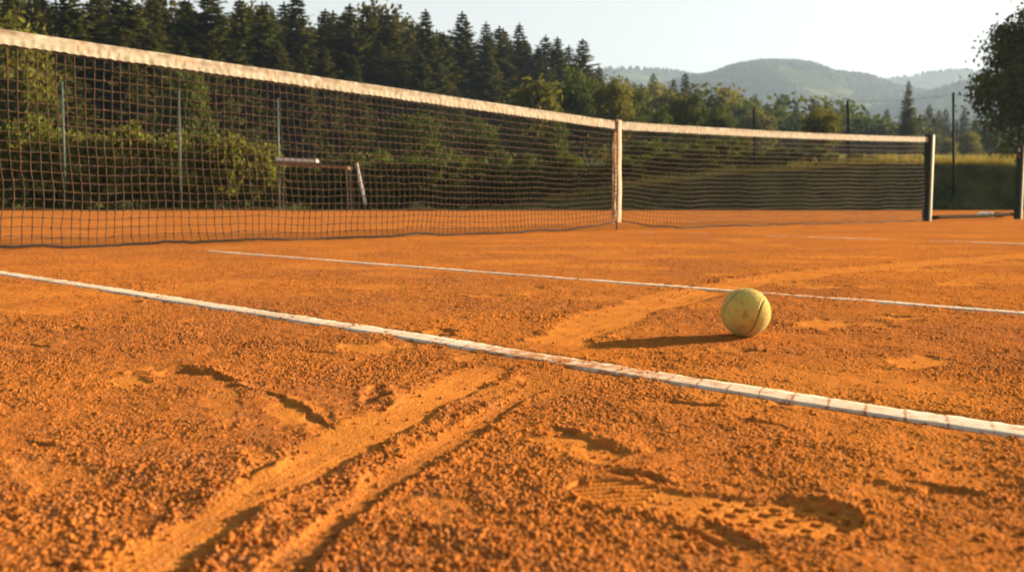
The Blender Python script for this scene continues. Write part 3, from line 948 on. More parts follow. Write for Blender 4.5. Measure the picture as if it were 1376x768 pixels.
# folded white sheet and the dark roll beside it
def lump(c, rx, ry, hz, mat, name, seed, n=40):
    th = np.linspace(0, 2 * np.pi, n, endpoint=False); rr = np.linspace(0, 1, 14)
    RR, TH = np.meshgrid(rr, th, indexing='ij')
    ed = 1 + .35 * vnoise(np.cos(TH) * 2, np.sin(TH) * 2, seed)
    x = RR * rx * np.cos(TH) * ed; y = RR * ry * np.sin(TH) * ed
    z = hz * (1 - RR ** 4) * (1 + .8 * vnoise(x * 9, y * 9, seed + 1)) + .012 * vnoise(x * 30, y * 22, seed + 2) * (1 - RR ** 6) - .01 * RR ** 6
    i, j = np.meshgrid(np.arange(13), np.arange(n), indexing='ij'); j2 = (j + 1) % n
    q = np.stack([i * n + j, (i + 1) * n + j, (i + 1) * n + j2, i * n + j2], -1).reshape(-1, 4)
    me = np_mesh(name, np.stack([x, y, z], -1).reshape(-1, 3), q, None, mat, True)
    return link(name, me, None, tuple(c))


tp = at_y(1324, 289, 14.9)
sheet = lump((tp[0], tp[1], 0.03), .16, .24, .06, simple('white_sheet', (.74, .70, .64), (.6, .55, .5), 12, .7), 'folded_sheet', 301)
tag(sheet, 'small folded white plastic sheet lying on the clay behind the pipe', 'plastic sheet')
tp2 = at_y(1342, 290, 14.3)
roll = MB(); roll.tube([(-.10, -.03, .045), (-.03, -.01, .05), (.05, .01, .047), (.11, .03, .04)], (.03, .045, .042, .02), 12)
rl = roll.build('dark_bag', simple('dark_cloth', (.06, .045, .035), None, 20, .9), None, True); rl.location = (tp2[0], tp2[1], .01)
tag(rl, 'small dark cloth bag lying beside the folded white sheet', 'bag')

# ------------------------------------------------------------------ terrain
def terrain_z(x, y):
    x = np.asarray(x, float); y = np.asarray(y, float)
    right = sstep(-2.0, 7.0, x - (y - 26) * .1)
    edge = 26.2 + .25 * vnoise(x * .35, y * 0, 401)
    bank = (.95 + .38 * sstep(4, 12, x)) * sstep(edge, edge + 1.25, y) * right
    field = .066 * np.clip(y - 29, 0, 45) * right * sstep(29, 36, y)
    field = field - .02 * np.clip(y - 90, 0, 400) * right
    left = .09 * np.clip(y - 34, 0, 60) * (1 - right)
    z = .085 + bank + field + left + .10 * vnoise(x * .4, y * .4, 402) * sstep(27, 30, y) + .05 * vnoise(x * 1.3, y * 1.3, 403) * sstep(26.5, 28, y)
    return np.where(y < 25.9, -.05, z)


xs = np.concatenate([np.linspace(-3000, -90, 14), np.arange(-85, -26, 4), np.arange(-24, 34, .4), np.arange(35, 120, 3), np.linspace(125, 3000, 14)])
ys = np.concatenate([np.linspace(-400, -10, 8), [0, 10, 20, 25.6], np.arange(25.9, 31, .16), np.arange(31, 60, 1.2), np.arange(62, 260, 7), np.linspace(280, 3600, 14)])
GX, GY = np.meshgrid(xs, ys, indexing='ij')
GZ = terrain_z(GX, GY)
n2 = len(ys)
i, j = np.meshgrid(np.arange(len(xs) - 1), np.arange(n2 - 1), indexing='ij')
q = np.stack([i * n2 + j, (i + 1) * n2 + j, (i + 1) * n2 + j + 1, i * n2 + j + 1], -1).reshape(-1, 4)
m, nt, b, _ = new_mat('meadow')
n1 = noise(nt, .8, 6, .65); n2_ = noise(nt, 6, 5, .65); n3 = noise(nt, .06, 4)
c = mixc(nt, ramp(nt, n2_, .35, .65), (.014, .026, .007), (.04, .05, .013))
c = mixc(nt, ramp(nt, n1, .42, .62, 0, .8), c, (.10, .095, .025))
c = mixc(nt, ramp(nt, n3, .5, .6, 0, .4), c, (.20, .17, .04))
nt.links.new(c, b.inputs['Base Color']); b.inputs['Roughness'].default_value = .95; b.inputs['Specular IOR Level'].default_value = .1
bump(nt, b, n2_, .08, .8)
gnd = link('ground', np_mesh('ground', np.stack([GX, GY, GZ], -1).reshape(-1, 3), q, None, m, True))
tag(gnd, 'grass covered ground and bank behind the tennis court', 'ground', kind='structure')

# grass blades on the verge, the bank and its top
def grass():
    mb = MB(); tones = []
    def patch(n, x0, x1, y0, y1, h0, h1, tone, w=.012):
        x = x0 + (x1 - x0) * rng.random(n); y = y0 + (y1 - y0) * rng.random(n)
        keep = vnoise(x * 1.1, y * 1.1, 411) > -.22 - .3 * rng.random(n)
        x, y = x[keep], y[keep]; n_ = len(x)
        z = terrain_z(x, y)
        hgt = (h0 + (h1 - h0) * rng.random(n_) ** 2) * (1 + .9 * vnoise(x * .7, y * .7, 412))
        A = unit(np.stack([.45 * rng.normal(size=n_), .45 * rng.normal(size=n_), np.ones(n_)], -1))
        B = unit(np.cross(A, rand_dirs(n_)))
        mb.cards(np.stack([x, y, z], -1) + A * hgt[:, None] * .45, A, B, hgt, w)
        tones.append(np.repeat(np.clip(tone + .5 * (rng.random(n_) - .5) + .8 * vnoise(x * .6, y * .6, 413), 0, 1), 4))
    patch(9000, -17, 6, 26.0, 28.5, .05, .22, .25)
    patch(12000, 1, 20, 26.1, 27.5, .03, .12, .0)  # bank face: its shade is put into the darkest blade tone
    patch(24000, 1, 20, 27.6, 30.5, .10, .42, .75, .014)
    patch(7000, 3, 15, 27.3, 28.8, .15, .42, 1.0, .016)  # crest strip: sunlight painted in as the brightest blade tone
    patch(16000, 3, 34, 30.5, 50, .15, .40, .85, .03)  # field beyond: sunlit look raised through a pale blade tone
    o = mb.build('grass', M_GRASS, None, False, {'tone': np.concatenate(tones)})
    tag(o, 'grass on the verge and bank behind the clay', 'grass', kind='stuff')


grass()

# ------------------------------------------------------------------ fences
M_POLEG = simple('pole_green', (.07, .115, .08), (.05, .085, .06), 10, .5)
M_POLED = simple('pole_dark', (.016, .028, .026), (.012, .02, .018), 10, .7, spec=.05)


def fence(label, posts, mat, rails):
    """posts: (px top, py top, Y, lean px)"""
    pts = []
    for (px, pyt, Y, lean) in posts:
        t = at_y(px, pyt, Y); xb = at_y(px + lean, 278, Y)[0]
        zb = float(terrain_z(xb, Y)) - .05
        pts.append((np.array([xb, Y, zb]), t))
    o = pts[0][0]
    root = empty('wire_fence', tuple(o)); tag(root, label, 'fence', 'wire fences round the court')
    for bs, t in pts:
        p = MB(); p.tube(np.array([bs, (bs + t) / 2, t]) - o, .034, 10)
        p.tube(np.array([t, t + np.array([0, 0, .015])]) - o, (.038, .03), 10)
        p.build('post', mat, root, True)
    w = MB()
    for f in rails:
        L_ = [bs + (t - bs) * f for bs, t in pts]
        for a, b_ in zip(L_[:-1], L_[1:]):
            tt = np.linspace(0, 1, 9)[:, None]
            pp = a * (1 - tt) + b_ * tt; pp[:, 2] -= .05 * np.sin(np.pi * tt[:, 0])
            w.tube(pp - o, .0045, 4, False)
    w.build('wire', M_DARK, root, True)
    # chain link as thin diagonal wires
    ml = MB()
    for (b0, t0), (b1, t1) in zip(pts[:-1], pts[1:]):
        Lx = np.linalg.norm(b1 - b0); H0 = t0[2] - b0[2]
        n = int(Lx / .16)
        for k in range(-int(H0 / .16), n):
            for sgn in (1, -1):
                u0, u1 = k * .16, k * .16 + H0
                a0, a1 = max(0, -u0) / H0, min(1, (Lx - u0) / H0)
                if a1 <= a0: continue
                f0, f1 = (u0 + a0 * H0) / Lx, (u0 + a1 * H0) / Lx
                z0, z1 = (a0, a1) if sgn > 0 else (1 - a0, 1 - a1)
                P = lambda f, z: (b0 * (1 - f) + b1 * f) * (1 - z) + (t0 * (1 - f) + t1 * f) * z
                ml.tube(np.array([P(f0, z0), P(f1, z1)]) - o, .0011, 3, False)
    ml.build('chain_link', M_DARK, root, True)


fence('wire fence with slender green posts in front of the leafy hedge', [(-70, 92, 25.2, 2), (83, 110, 25.4, 5), (240, 122, 25.8, 3), (373, 133, 26.3, 2)], M_POLEG, (.98,))
fence('tall wire fence with dark posts on the bank right of the net centre', [(1013, 146, 30.2, 0), (1139, 135, 28.3, 0), (1281, 125, 26.6, 0), (1440, 112, 25.0, 0)], M_POLED, (.98,))

# ------------------------------------------------------------------ table, board and leaning pole in front of the hedge
YT = 25.0
def pz(px, py, Y=YT): return at_y(px, py, Y)
a, b_ = pz(374, 219), pz(470, 226)
o = np.array([(a[0] + b_[0]) / 2, YT, .085])
tab = empty('trestle_table', tuple(o)); tag(tab, 'weathered brown wooden table on thin legs in front of the bushes', 'table')
ctr = (a + b_) / 2; ax = (b_ - a) / 2
mb = MB(); mb.box(ctr - o, ax, np.array([0, .30, 0]), np.array([0, 0, .040]), .01)
mb.build('tabletop', simple('old_wood', (.25, .125, .06), (.15, .08, .045), 9, .8, bumpd=.01), tab)
for sx in (-.92, .94):
    for sy in (-1, 1):
        t_ = ctr + ax * sx + np.array([0, .24 * sy, -.05]); lg = MB()
        lg.tube(np.array([t_, [t_[0] + .04 * sx, t_[1], .06]]) - o, .020, 8)
        lg.build('leg', simple('leg_wood', (.07, .05, .035), None, 9, .8), tab)
a2, b2 = pz(373, 210), pz(428, 212)
mb = MB(); c2 = (a2 + b2) / 2; c2[2] = ctr[2] + .055 - ax[2] * .45 + .03
c2 = np.array([c2[0], YT - .12, 0]); 
f_ = (c2[0] - ctr[0]) / ax[0]; c2[2] = ctr[2] + ax[2] * f_ + .055 + .055
mb.box((0, 0, 0), (b2 - a2) / 2 * [1, 1, 1] , np.array([0, .14, 0]), np.array([0, 0, .045]), .012)
wb = mb.build('white_board', simple('white_paint', (.78, .76, .70), (.66, .63, .56), 10, .6)); wb.location = tuple(c2)
tag(wb, 'long white board lying on the left part of the brown table', 'board')
t3, b3 = pz(479, 219, 24.6), pz(491, 275, 24.6)
mb = MB(); mb.box((t3 - b3) / 2, np.array([.036, 0, 0]), np.array([0, .025, 0]), (t3 - b3) / 2, .008)
lp = mb.build('leaning_plank', simple('white_plank', (.72, .68, .62), (.55, .5, .44), 8, .7)); lp.location = tuple(b3)
tag(lp, 'narrow white plank standing tilted right of the brown table', 'plank')

# ------------------------------------------------------------------ trees
def spruce_meshes(seed, slim=1.0, sparse=1.0):
    r = np.random.default_rng(seed)
    H = 14.0; mb = MB(); tn = []
    lv = 40
    for k in range(lv):
        f = k / (lv - 1); z = .9 + (H - 1.2) * f ** .92
        Lb = slim * (3.1 * (1 - f) ** .72 + .10) * (.82 + .36 * r.random())
        nb = max(5, int(13 - 7 * f))
        a0 = r.random() * 6.283
        for b in range(nb):
            if r.random() > sparse * .94: continue
            an = a0 + b * 6.283 / nb + .4 * r.normal()
            L = Lb * (.65 + .55 * r.random()); droop = .32 * (1 - f) + .02 - .25 * f
            ns = max(5, int(15 * L / 2.2) + 3)
            t = (np.arange(ns) + r.random(ns)) / ns
            ca, sa = math.cos(an), math.sin(an)
            rad = t * L
            zz_ = z - droop * rad + .10 * rad * t * (1 - f) * 1.3
            for side in (-1, 0, 1):
                sp_l = 1.12 * (.36 + .42 * (1 - t)) * (.45 + .6 * (1 - f)) * (.7 + .6 * r.random(ns))
                dirx = ca * .85 - sa * side * .75; diry = sa * .85 + ca * side * .75
                A = unit(np.stack([dirx + .18 * r.normal(size=ns), diry + .18 * r.normal(size=ns), -.30 - .35 * r.random(ns) + .25 * f], -1))
                C = np.stack([ca * rad, sa * rad, zz_], -1) + A * sp_l[:, None] * .45
                B = unit(np.cross(A, np.stack([.5 * r.normal(size=ns), .5 * r.normal(size=ns), np.ones(ns)], -1)))
                mb.cards(C, A, B, sp_l * 1.15, sp_l * (.42 + .12 * r.random(ns)))
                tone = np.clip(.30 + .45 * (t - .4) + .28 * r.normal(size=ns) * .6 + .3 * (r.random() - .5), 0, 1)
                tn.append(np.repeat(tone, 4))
    n = 24
    A = unit(np.stack([.25 * r.normal(size=n), .25 * r.normal(size=n), np.ones(n)], -1)); B = unit(np.cross(A, rand_dirs(n, r)))
    mb.cards(np.stack([np.zeros(n), np.zeros(n), H - .5 + .45 * r.random(n)], -1), A, B, .5, .13); tn.append(np.repeat(np.full(n, .5), 4))
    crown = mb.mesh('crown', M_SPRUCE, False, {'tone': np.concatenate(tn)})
    t = MB(); zz_ = np.linspace(-.3, H - .3, 12); t.tube(np.stack([.04 * np.sin(zz_), .04 * np.cos(zz_ * .8), zz_], -1), .19 * (1 - zz_ / H) + .015, 8)
    return crown, t.mesh('trunk', M_BARK), H


def broad_meshes(seed, mat, H=8.0, wid=.42, base=.16, nclump=60, per=120, leaf=.26, open_=.0, fork=6, up=.0):
    """trunk with limbs reaching to leaf clumps spread through the crown volume"""
    r = np.random.default_rng(seed)
    mb = MB(); tn = []
    zc, rz = H * (base + (1 - base) / 2), H * (1 - base) / 2
    lob = [(r.random() * 6.283, r.random() * 2 - 1, .75 + .5 * r.random()) for _ in range(7)]
    centers = []
    while len(centers) < nclump:
        d_ = rand_dirs(1, r)[0]; rr = r.random() ** .45
        g = 1 + .22 * sum(w * math.cos(math.atan2(d_[1], d_[0]) - a_) * math.cos(d_[2] * 2 - e_) for a_, e_, w in lob[:4]) / 2
        p = d_ * rr * np.array([wid * H, wid * H, rz]) * g
        fz_ = (p[2] / rz + 1) / 2
        tap = 1 - .35 * fz_ - up * fz_
        p[:2] *= tap * (1.0 if fz_ > .2 else .75 + fz_)
        centers.append(p + np.array([0, 0, zc]))
    centers = np.array(centers)
    cr = H * (.085 + .085 * r.random(nclump)) * (1 - open_ * .35)
    for c_, rad in zip(centers, cr):
        n = int(per * (.6 + .8 * r.random()))
        d_ = rand_dirs(n, r); d_[:, 2] *= .75
        p = c_ + d_ * rad * (r.random(n) ** .35)[:, None] * (1 + .3 * r.normal(size=(n, 1)))
        A = unit(rand_dirs(n, r) + np.array([0, 0, -.35]) + .5 * d_); B = unit(np.cross(A, rand_dirs(n, r) + d_))
        ln = leaf * (.6 + .8 * r.random(n))
        mb.cards(p, A, B, ln, ln * .62)
        tn.append(np.repeat(np.clip(.45 + .35 * r.normal() * .8 + .22 * r.normal(size=n), 0, 1), 4))
    crown = mb.mesh('crown', mat, False, {'tone': np.concatenate(tn)})
    t = MB(); z = np.linspace(-.3, zc, 9)
    sway = .03 * H * np.stack([np.sin(z * .7 / H * 8 + seed), np.cos(z * .6 / H * 7 + seed), np.zeros(9)], -1) * (z / zc)[:, None]
    tp_ = np.stack([np.zeros(9), np.zeros(9), z], -1) + sway
    t.tube(tp_, H * .026 * (1 - .7 * z / (zc + .5)), 8)
    for k in range(fork):
        c_ = centers[r.integers(nclump)]; s_ = tp_[r.integers(3, 8)]
        mid_ = (s_ + c_) / 2 + np.array([0, 0, -.04 * H]) + r.normal(size=3) * .02 * H
        t.tube(np.array([s_, mid_, c_]), (H * .011, H * .007, H * .003), 6)
    return crown, t.mesh('trunk', M_BARK), H


SPR = [spruce_meshes(500 + k, slim=s_, sparse=p_) for k, (s_, p_) in enumerate(((1.0, 1), (.85, 1), (1.15, .95), (.72, 1), (.95, .8)))]
GRN = [broad_meshes(600 + k, M_GREEN, 8, w_, .08, 70, 110, .34) for k, w_ in enumerate((.42, .5, .36))]
YEL = [broad_meshes(620 + k, M_YELLOW, 8, w_, .08, 60, 110, .34) for k, w_ in enumerate((.40, .30))]
SHD = [broad_meshes(695 + k, M_GREEN, 2.6, w_, .0, 55, 95, .16, fork=8) for k, w_ in enumerate((.46, .40))]
DKB = [broad_meshes(690 + k, M_DKB, 8, w_, .05, 80, 100, .34) for k, w_ in enumerate((.36, .30))]
SHR = [broad_meshes(640 + k, M_HEDGE, 2.6, w_, .0, 55, 95, .15, fork=8) for k, w_ in enumerate((.42, .5, .36, .46))]
FARB = [broad_meshes(660 + k, M_GREEN, 8, w_, .0, 80, 70, .50, fork=3) for k, w_ in enumerate((.42, .34))]


def plant(name, proto, px, top_py, Y, label, cat, group=None, sink=.1, wide=1.0, base_z=None):
    crown, trunk, H = proto
    P = at_y(px, top_py, Y)
    zb = (float(terrain_z(P[0], Y)) if base_z is None else base_z) - sink
    s_ = max(.1, (P[2] - zb) / H)
    o = empty(name, (P[0], Y, zb), rng.random() * 6.283)
    o.scale = (s_ * wide, s_ * wide, s_)
    tag(o, label, cat, group)
    link('crown', crown, o); link('trunk', trunk, o)
    return o


SPL = 'tall dark spruce in the dense forest row behind the net'
GS = 'spruces of the forest behind the net'
# named skyline spruces (px, top py, depth)
sky_pts = [(0, 15), (60, -2), (110, -14), (170, -8), (235, 4), (290, -4), (345, 6), (400, -8), (450, 14), (500, 8), (520, 16),
           (571, 14), (600, 36), (621, 17), (655, 33), (672, 36), (698, 32), (720, 66), (735, 50), (748, 52), (782, 53), (810, 92)]
front = [(-60, -40, 60), (10, -6, 57), (55, -5, 62), (92, -22, 60), (128, -12, 64), (165, -26, 62), (205, -6, 60), (248, -2, 58), (282, -16, 66), (322, -2, 62), (352, 4, 63),
         (398, -8, 66), (437, 12, 66), (470, 6, 70), (492, 8, 70), (521, 17, 71), (548, 40, 69), (572, 13, 74), (596, 44, 72), (621, 16, 76), (653, 30, 76), (671, 36, 78), (698, 31, 80),
         (722, 64, 80), (733, 48, 84), (749, 50, 84), (783, 52, 88), (765, 84, 86)]
for k, (px, py, Y) in enumerate(front):
    plant('spruce_tree', SPR[(k * 3 + k // 4) % 4], px, py, 50 + (px + 60) / 860 * 56 + ((k * 7) % 5 - 2) * 1.3, SPL, 'spruce', GS, wide=1.15 + .35 * rng.random())
for k in range(62):                                   # rows deeper in the wood
    px = -100 + k * 14.6 + rng.normal() * 6
    py = np.interp(px, [-100, 480, 560, 700, 790, 850], [-14, 16, 36, 54, 80, 120]) + rng.normal() * 10 + 6
    plant('spruce_tree', SPR[rng.integers(4)], px, py, 68 + 16 * rng.random() + (px + 60) / 860 * 58, SPL, 'spruce', GS, wide=1.35)
for k in range(22):                                   # lower spruces at the wood's edge
    px = -60 + k * 38 + rng.normal() * 9
    py = np.interp(px, [0, 500, 800], [42, 62, 115]) + rng.normal() * 20
    plant('spruce_tree', SPR[rng.integers(4)], px, py, 44 + (px + 60) / 860 * 52 + 3 * rng.random(), SPL, 'spruce', GS, wide=1.4)
for px, py, Y, k, w_ in ((28, 14, 66, 0, .8), (150, 20, 68, 1, .75), (222, 12, 70, 2, .9), (335, 22, 70, 0, .7), (425, 24, 74, 1, .7), (508, 22, 76, 2, .85), (545, 40, 76, 0, .7), (592, 58, 78, 2, .9)):
    plant('broadleaf_tree', DKB[k % 2], px, py, 54 + (px + 60) / 860 * 58, 'dark rounded tree crown rising among the spruces on the skyline', 'tree', 'dark broadleaved trees among the spruces', wide=w_)
# broadleaved trees at the wood's edge
plant('broadleaf_tree', YEL[1], 718, 103, 60, 'small pale yellow green tree lit in front of the dark spruces', 'tree')
plant('broadleaf_tree', GRN[0], 783, 92, 66, 'large rounded green tree ending the spruce wood above the net strap', 'tree', wide=.9)
plant('broadleaf_tree', YEL[0], 823, 106, 63, 'yellowing tree just left of the net strap top', 'tree', wide=.8)
plant('broadleaf_tree', GRN[2], 852, 120, 74, 'narrow green tree right above the net strap', 'tree')
plant('broadleaf_tree', YEL[0], 12, 28, 46, 'olive green tree at the far left behind the net', 'tree', wide=.8)
plant('broadleaf_tree', GRN[2], 250, 95, 48, 'loose brownish green tree behind the second fence post', 'tree', wide=.8)
plant('broadleaf_tree', GRN[1], 560, 150, 44, 'dark bushy tree behind the net right of the white plank', 'tree')
plant('broadleaf_tree', GRN[0], 650, 160, 46, 'low green bushy tree behind the left half of the net near the strap', 'tree')
plant('broadleaf_tree', GRN[2], 745, 168, 47, 'low bushy tree half hidden by the net left of the strap', 'tree')
plant('broadleaf_tree', GRN[1], 925, 126, 62, 'broad green tree standing above the net right of the strap', 'tree', wide=1.05)
plant('broadleaf_tree', GRN[0], 965, 142, 60, 'round green tree beside the broad green tree', 'tree', wide=.9)
plant('broadleaf_tree', GRN[2], 885, 150, 58, 'dark low tree between the strap and the broad green tree', 'tree', wide=1.2)
plant('broadleaf_tree', YEL[0], 1103, 148, 50, 'rounded golden green tree between the two left dark fence posts', 'tree', wide=1.3)
plant('broadleaf_tree', YEL[1], 1000, 182, 46, 'small yellow bush seen through the net left of the first dark post', 'bush', wide=1.3)
plant('broadleaf_tree', YEL[0], 870, 195, 42, 'low yellow green bush behind the net just right of the strap', 'bush', wide=1.4)
# far belt of trees before the hills
belt = [(842, 104, 120, 's'), (862, 112, 125, 's'), (878, 98, 118, 's'), (893, 118, 124, 's'), (905, 106, 128, 's'), (921, 97, 120, 's'), (935, 120, 130, 's'),
        (884, 116, 105, 'y'), (975, 122, 118, 'y'), (988, 128, 126, 's'), (1002, 132, 128, 's'), (1015, 128, 132, 's'), (1030, 138, 130, 's'), (1044, 134, 134, 's'),
        (1060, 144, 128, 'b'), (1084, 140, 136, 'b'), (1070, 137, 118, 's'), (1095, 133, 122, 's'), (1112, 141, 116, 's'), (1135, 146, 120, 's'), (1052, 141, 116, 's'), (1020, 150, 96, 'y'), (1000, 140, 110, 'b'), (1048, 150, 110, 'b'), (1125, 143, 150, 'b'),
        (1152, 150, 120, 'b'), (1166, 148, 128, 's'), (1192, 146, 118, 's'), (1176, 160, 110, 'b'), (1249, 140, 122, 's'), (1262, 148, 124, 's'), (1271, 146, 126, 's'),
        (1256, 156, 118, 's'), (1296, 146, 130, 's'), (1284, 160, 120, 's'), (1310, 160, 126, 's'), (1240, 165, 112, 'b'), (1300, 178, 96, 'y'), (1275, 186, 92, 'y'), (1325, 170, 110, 'b'),
        (1210, 172, 106, 'b'), (1350, 150, 130, 's'), (1385, 155, 128, 's'), (1420, 150, 130, 'b'), (955, 128, 116, 's'), (940, 132, 122, 'b'), (1140, 165, 112, 'b')]
for (px, py, Y, k) in belt:
    if k == 's':
        plant('spruce_tree', SPR[rng.integers(4)], px, py, Y, 'small hazy spruce in the distant tree belt below the hills', 'spruce', 'distant spruces below the hills', wide=1.1)
    elif k == 'y':
        plant('broadleaf_tree', YEL[0], px, py, Y, 'small yellowish tree in the distant tree belt below the hills', 'tree', 'distant yellowish trees below the hills', wide=1.1)
    else:
        plant('broadleaf_tree', FARB[rng.integers(2)], px, py, Y, 'hazy green tree in the distant tree belt below the hills', 'tree', 'distant green trees below the hills', wide=1.4)
plant('spruce_tree', SPR[4], 1221, 108, 78, 'lone tall spruce left of the tallest dark fence post', 'spruce', wide=.85)
# dark tree at the right edge
BIG = broad_meshes(685, M_DARKLEAF, 8.0, .50, .0, 185, 170, .20, open_=.7, fork=30, up=.12)
plant('broadleaf_tree', BIG, 1398, 2, 33.5, 'large dark leafy tree at the right edge above the bank', 'tree', wide=.9)
for k in range(15):
    px = 858 + k * 26.5 + rng.normal() * 5
    plant('undergrowth_shrub', SHD[k % 2], px, np.interp(px, [850, 1000, 1240], [192, 196, 207]) + rng.normal() * 5, 34 + 3 * rng.random(),
          'dark green shrub topping the bank behind the right half of the net', 'shrub', 'shrubs along the top of the bank', wide=1.7)
for k in range(9):
    plant('undergrowth_shrub', SHD[k % 2], 846 + k * 25 + rng.normal() * 5, 209 + rng.normal() * 6, 30.5 + 1.5 * rng.random(),
          'dark green shrub standing on the slope just right of the net strap', 'shrub', 'shrubs on the slope right of the net strap', wide=1.6)
BNK = [broad_meshes(698 + k, M_DARKLEAF, 1.0, w_, .0, 40, 70, .07, fork=5) for k, w_ in enumerate((.75, .60))]
for k in range(17):
    plant('weed_clump', BNK[k % 2], 862 + k * 30 + rng.normal() * 8, 252 + rng.normal() * 8, 26.7 + .5 * rng.random(),
          'low dark weed clump growing on the shaded face of the bank', 'weeds', 'weed clumps on the bank face', wide=1.2)
# hedge
hed = [(-40, 160, 27.5), (8, 172, 27.2), (40, 160, 27.0), (72, 172, 27.6), (108, 176, 27.1), (140, 182, 27.5), (176, 174, 27.2), (212, 180, 27.6), (246, 172, 27.2), (280, 180, 27.7),
       (312, 186, 27.3), (345, 190, 27.8)]
HL = ['leafy yellow green shrub of the hedge beyond the left fence posts']
for k, (px, py, Y) in enumerate(hed):
    plant('hedge_shrub', SHR[k % 4], px, py, Y, HL[0], 'shrub', 'shrubs of the hedge behind the fence', wide=1.0)
for k in range(14):
    px = 385 + k * 33 + rng.normal() * 6; py = 212 + 10 * rng.normal() * .6
    plant('undergrowth_shrub', SHD[rng.integers(2)], px, py, 28.5 + rng.random() * 2, 'dark low shrub in the row behind the middle of the net', 'shrub', 'low shrubs behind the middle of the net', wide=1.3)

# ------------------------------------------------------------------ hills
M_HILL, nt, b, _ = new_mat('hill_meadow')
n1 = noise(nt, .012, 6, .6); n2_ = noise(nt, .05, 5, .7)
c = mixc(nt, ramp(nt, n2_, .35, .65), (.032, .048, .018), (.05, .066, .022))
c = mixc(nt, ramp(nt, n1, .50, .58), c, (.13, .145, .05))
nt.links.new(c, b.inputs['Base Color']); b.inputs['Roughness'].default_value = 1.0; b.inputs['Specular IOR Level'].default_value = 0
M_FARF = mat_leaf('far_forest_leaves', (.030, .046, .018), (.046, .062, .021), .15, .0)


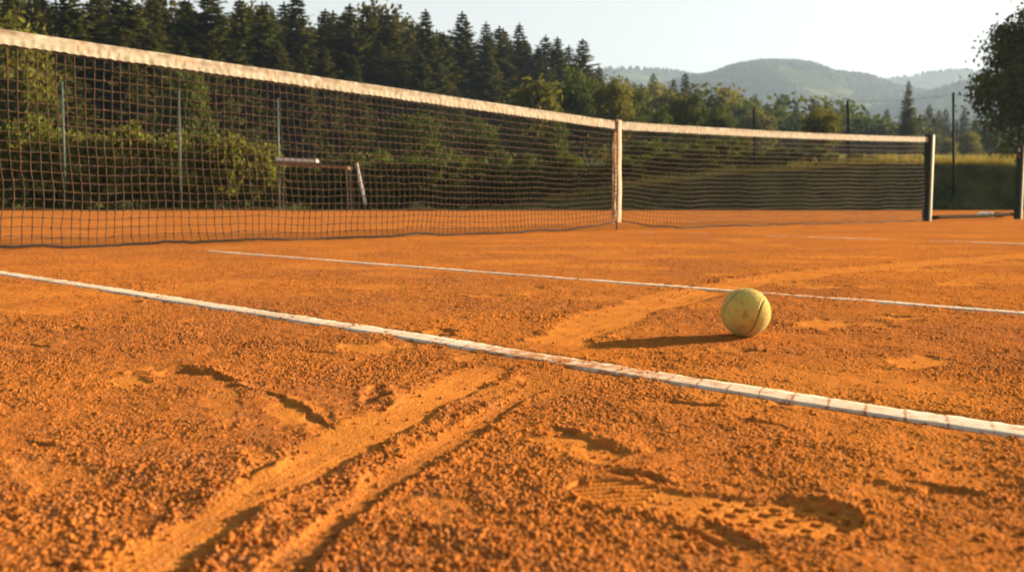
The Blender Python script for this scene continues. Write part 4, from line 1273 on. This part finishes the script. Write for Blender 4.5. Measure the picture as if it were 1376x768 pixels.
def hill(name, label, Yr, W, prof, seed, ntree, tall=9.0):
    pxs = np.array([p[0] for p in prof], float); pys = np.array([p[1] for p in prof], float)
    xw = np.array([at_y(a_, b_, Yr)[0] for a_, b_ in prof]); zw = np.array([at_y(a_, b_, Yr)[2] for a_, b_ in prof]) - tall * .8
    def hz(x, y):
        r_ = np.interp(x, xw, zw)
        r_ = r_ + Yr * .003 * vnoise(x / (Yr * .035), x * 0, seed)
        t = (y - (Yr - W)) / W
        front_ = np.where(t < 1, sstep(0, 1, t) * .55 + .45 * np.clip(t, 0, 1), 1 - .5 * np.clip(t - 1, 0, 1) ** 1.5)
        z = r_ * np.clip(front_, 0, 1)
        return z + (Yr * .018 * vnoise(x / (Yr * .11), y / (Yr * .13), seed + 1) + Yr * .007 * vnoise(x / (Yr * .04), y / (Yr * .045), seed + 2)) * np.clip(t * 3, 0, 1) * np.clip((1 - t) * 4, 0, 1) - 2
    x = np.linspace(xw[0], xw[-1], 160); y = np.linspace(Yr - W, Yr + W * .8, 46)
    X, Y = np.meshgrid(x, y, indexing='ij'); Zh = hz(X, Y)
    n = len(y); i, j = np.meshgrid(np.arange(len(x) - 1), np.arange(n - 1), indexing='ij')
    q = np.stack([i * n + j, (i + 1) * n + j, (i + 1) * n + j + 1, i * n + j + 1], -1).reshape(-1, 4)
    o = link(name, np_mesh(name, np.stack([X, Y, Zh], -1).reshape(-1, 3), q, None, M_HILL, True))
    tag(o, label, 'hill', kind='structure')
    # trees covering it
    tx = xw[0] + (xw[-1] - xw[0]) * rng.random(ntree); ty = Yr - W + W * 1.12 * rng.random(ntree) ** .7
    ridge = rng.random(ntree) < .16; ty[ridge] = Yr + W * .04 * rng.normal(size=ridge.sum())
    keep = (vnoise(tx / (Yr * .06), ty / (Yr * .10), seed + 5) + .4 * vnoise(tx / (Yr * .02), ty / (Yr * .03), seed + 6) > -.10) | ridge
    tx, ty = tx[keep], ty[keep]; n = len(tx)
    tz = hz(tx, ty); Ht = tall * (.6 + .8 * rng.random(n)); wd = Ht * (.26 + .22 * rng.random(n))
    k = 7
    th = np.arange(k) * 2 * np.pi / k
    rings = [(0.0, .75), (.30, 1.0), (.62, .62), (.85, .28)]
    jit = 1 + .5 * (rng.random((n, len(rings), k)) - .5)
    V = []
    for a_, (zf, rf) in enumerate(rings):
        V.append(np.stack([tx[:, None] + wd[:, None] * rf * np.cos(th) * jit[:, a_], ty[:, None] + wd[:, None] * rf * np.sin(th) * jit[:, a_], np.broadcast_to((tz + Ht * zf - .5)[:, None], (n, k)) + .1 * Ht[:, None] * (jit[:, a_] - 1)], -1))
    V = np.concatenate(V + [np.stack([tx, ty, tz + Ht], -1)[:, None]], 1)
    mq = []; mt = []
    for a_ in range(len(rings) - 1):
        for b2_ in range(k):
            mq.append((a_ * k + b2_, a_ * k + (b2_ + 1) % k, (a_ + 1) * k + (b2_ + 1) % k, (a_ + 1) * k + b2_))
    for b2_ in range(k): mt.append(((len(rings) - 1) * k + b2_, (len(rings) - 1) * k + (b2_ + 1) % k, len(rings) * k))
    st = V.shape[1]
    Q = (np.array(mq)[None] + (np.arange(n) * st)[:, None, None]).reshape(-1, 4); T = (np.array(mt)[None] + (np.arange(n) * st)[:, None, None]).reshape(-1, 3)
    f = link('hill_forest', np_mesh('hill_forest', V.reshape(-1, 3), Q, T, M_FARF, False, {'tone': np.repeat(rng.random(n), st)}))
    tag(f, 'hazy forest covering the ' + label.split(' with')[0], 'forest', kind='stuff')


hill('far_hill', 'farthest hazy hill ridge behind the others', 1700, 500, [(-300, 60), (200, 70), (600, 88), (760, 96), (830, 89), (865, 89), (910, 93), (960, 103), (1040, 110), (1130, 112), (1190, 103), (1240, 95), (1285, 90), (1320, 93), (1380, 104), (1480, 100), (1700, 110)], 701, 11000, 6)
hill('main_hill', 'broad rounded hill with pale meadows right of the wood', 1250, 480, [(700, 150), (820, 125), (900, 107), (925, 96), (950, 94), (985, 84), (1020, 78), (1060, 78), (1090, 82), (1120, 90), (1163, 95), (1185, 108), (1230, 120), (1300, 140), (1400, 175), (1500, 190)], 711, 22000, 3.6)
hill('right_hill', 'wooded hill at the right behind the large dark tree', 1000, 380, [(1060, 200), (1120, 160), (1180, 140), (1240, 122), (1290, 106), (1330, 97), (1376, 94), (1450, 98), (1600, 120), (1800, 160)], 721, 13000, 3.8)
hill('low_hill', 'low wooded foothill in front of the broad rounded hill', 640, 250, [(600, 190), (760, 172), (850, 160), (930, 168), (1010, 160), (1100, 166), (1160, 158), (1230, 170), (1320, 160), (1420, 168), (1600, 180)], 731, 11000, 4)

# ------------------------------------------------------------------ haze
hb = MB(); hb.box((0, 900, 110), np.array([1500, 0, 0]), np.array([0, 1330, 0]), np.array([0, 0, 117]))
mh = bpy.data.materials.new('haze_air'); mh.use_nodes = True
nt = mh.node_tree; nt.nodes.clear()
ou = nt.nodes.new('ShaderNodeOutputMaterial'); pv = nt.nodes.new('ShaderNodeVolumePrincipled')
pv.inputs['Color'].default_value = (.47, .63, .82, 1); pv.inputs['Density'].default_value = .00034; pv.inputs['Anisotropy'].default_value = .30
nt.links.new(pv.outputs[0], ou.inputs['Volume'])
hz_o = hb.build('haze', mh); tag(hz_o, 'thin pale haze over the valley', 'haze', kind='stuff')
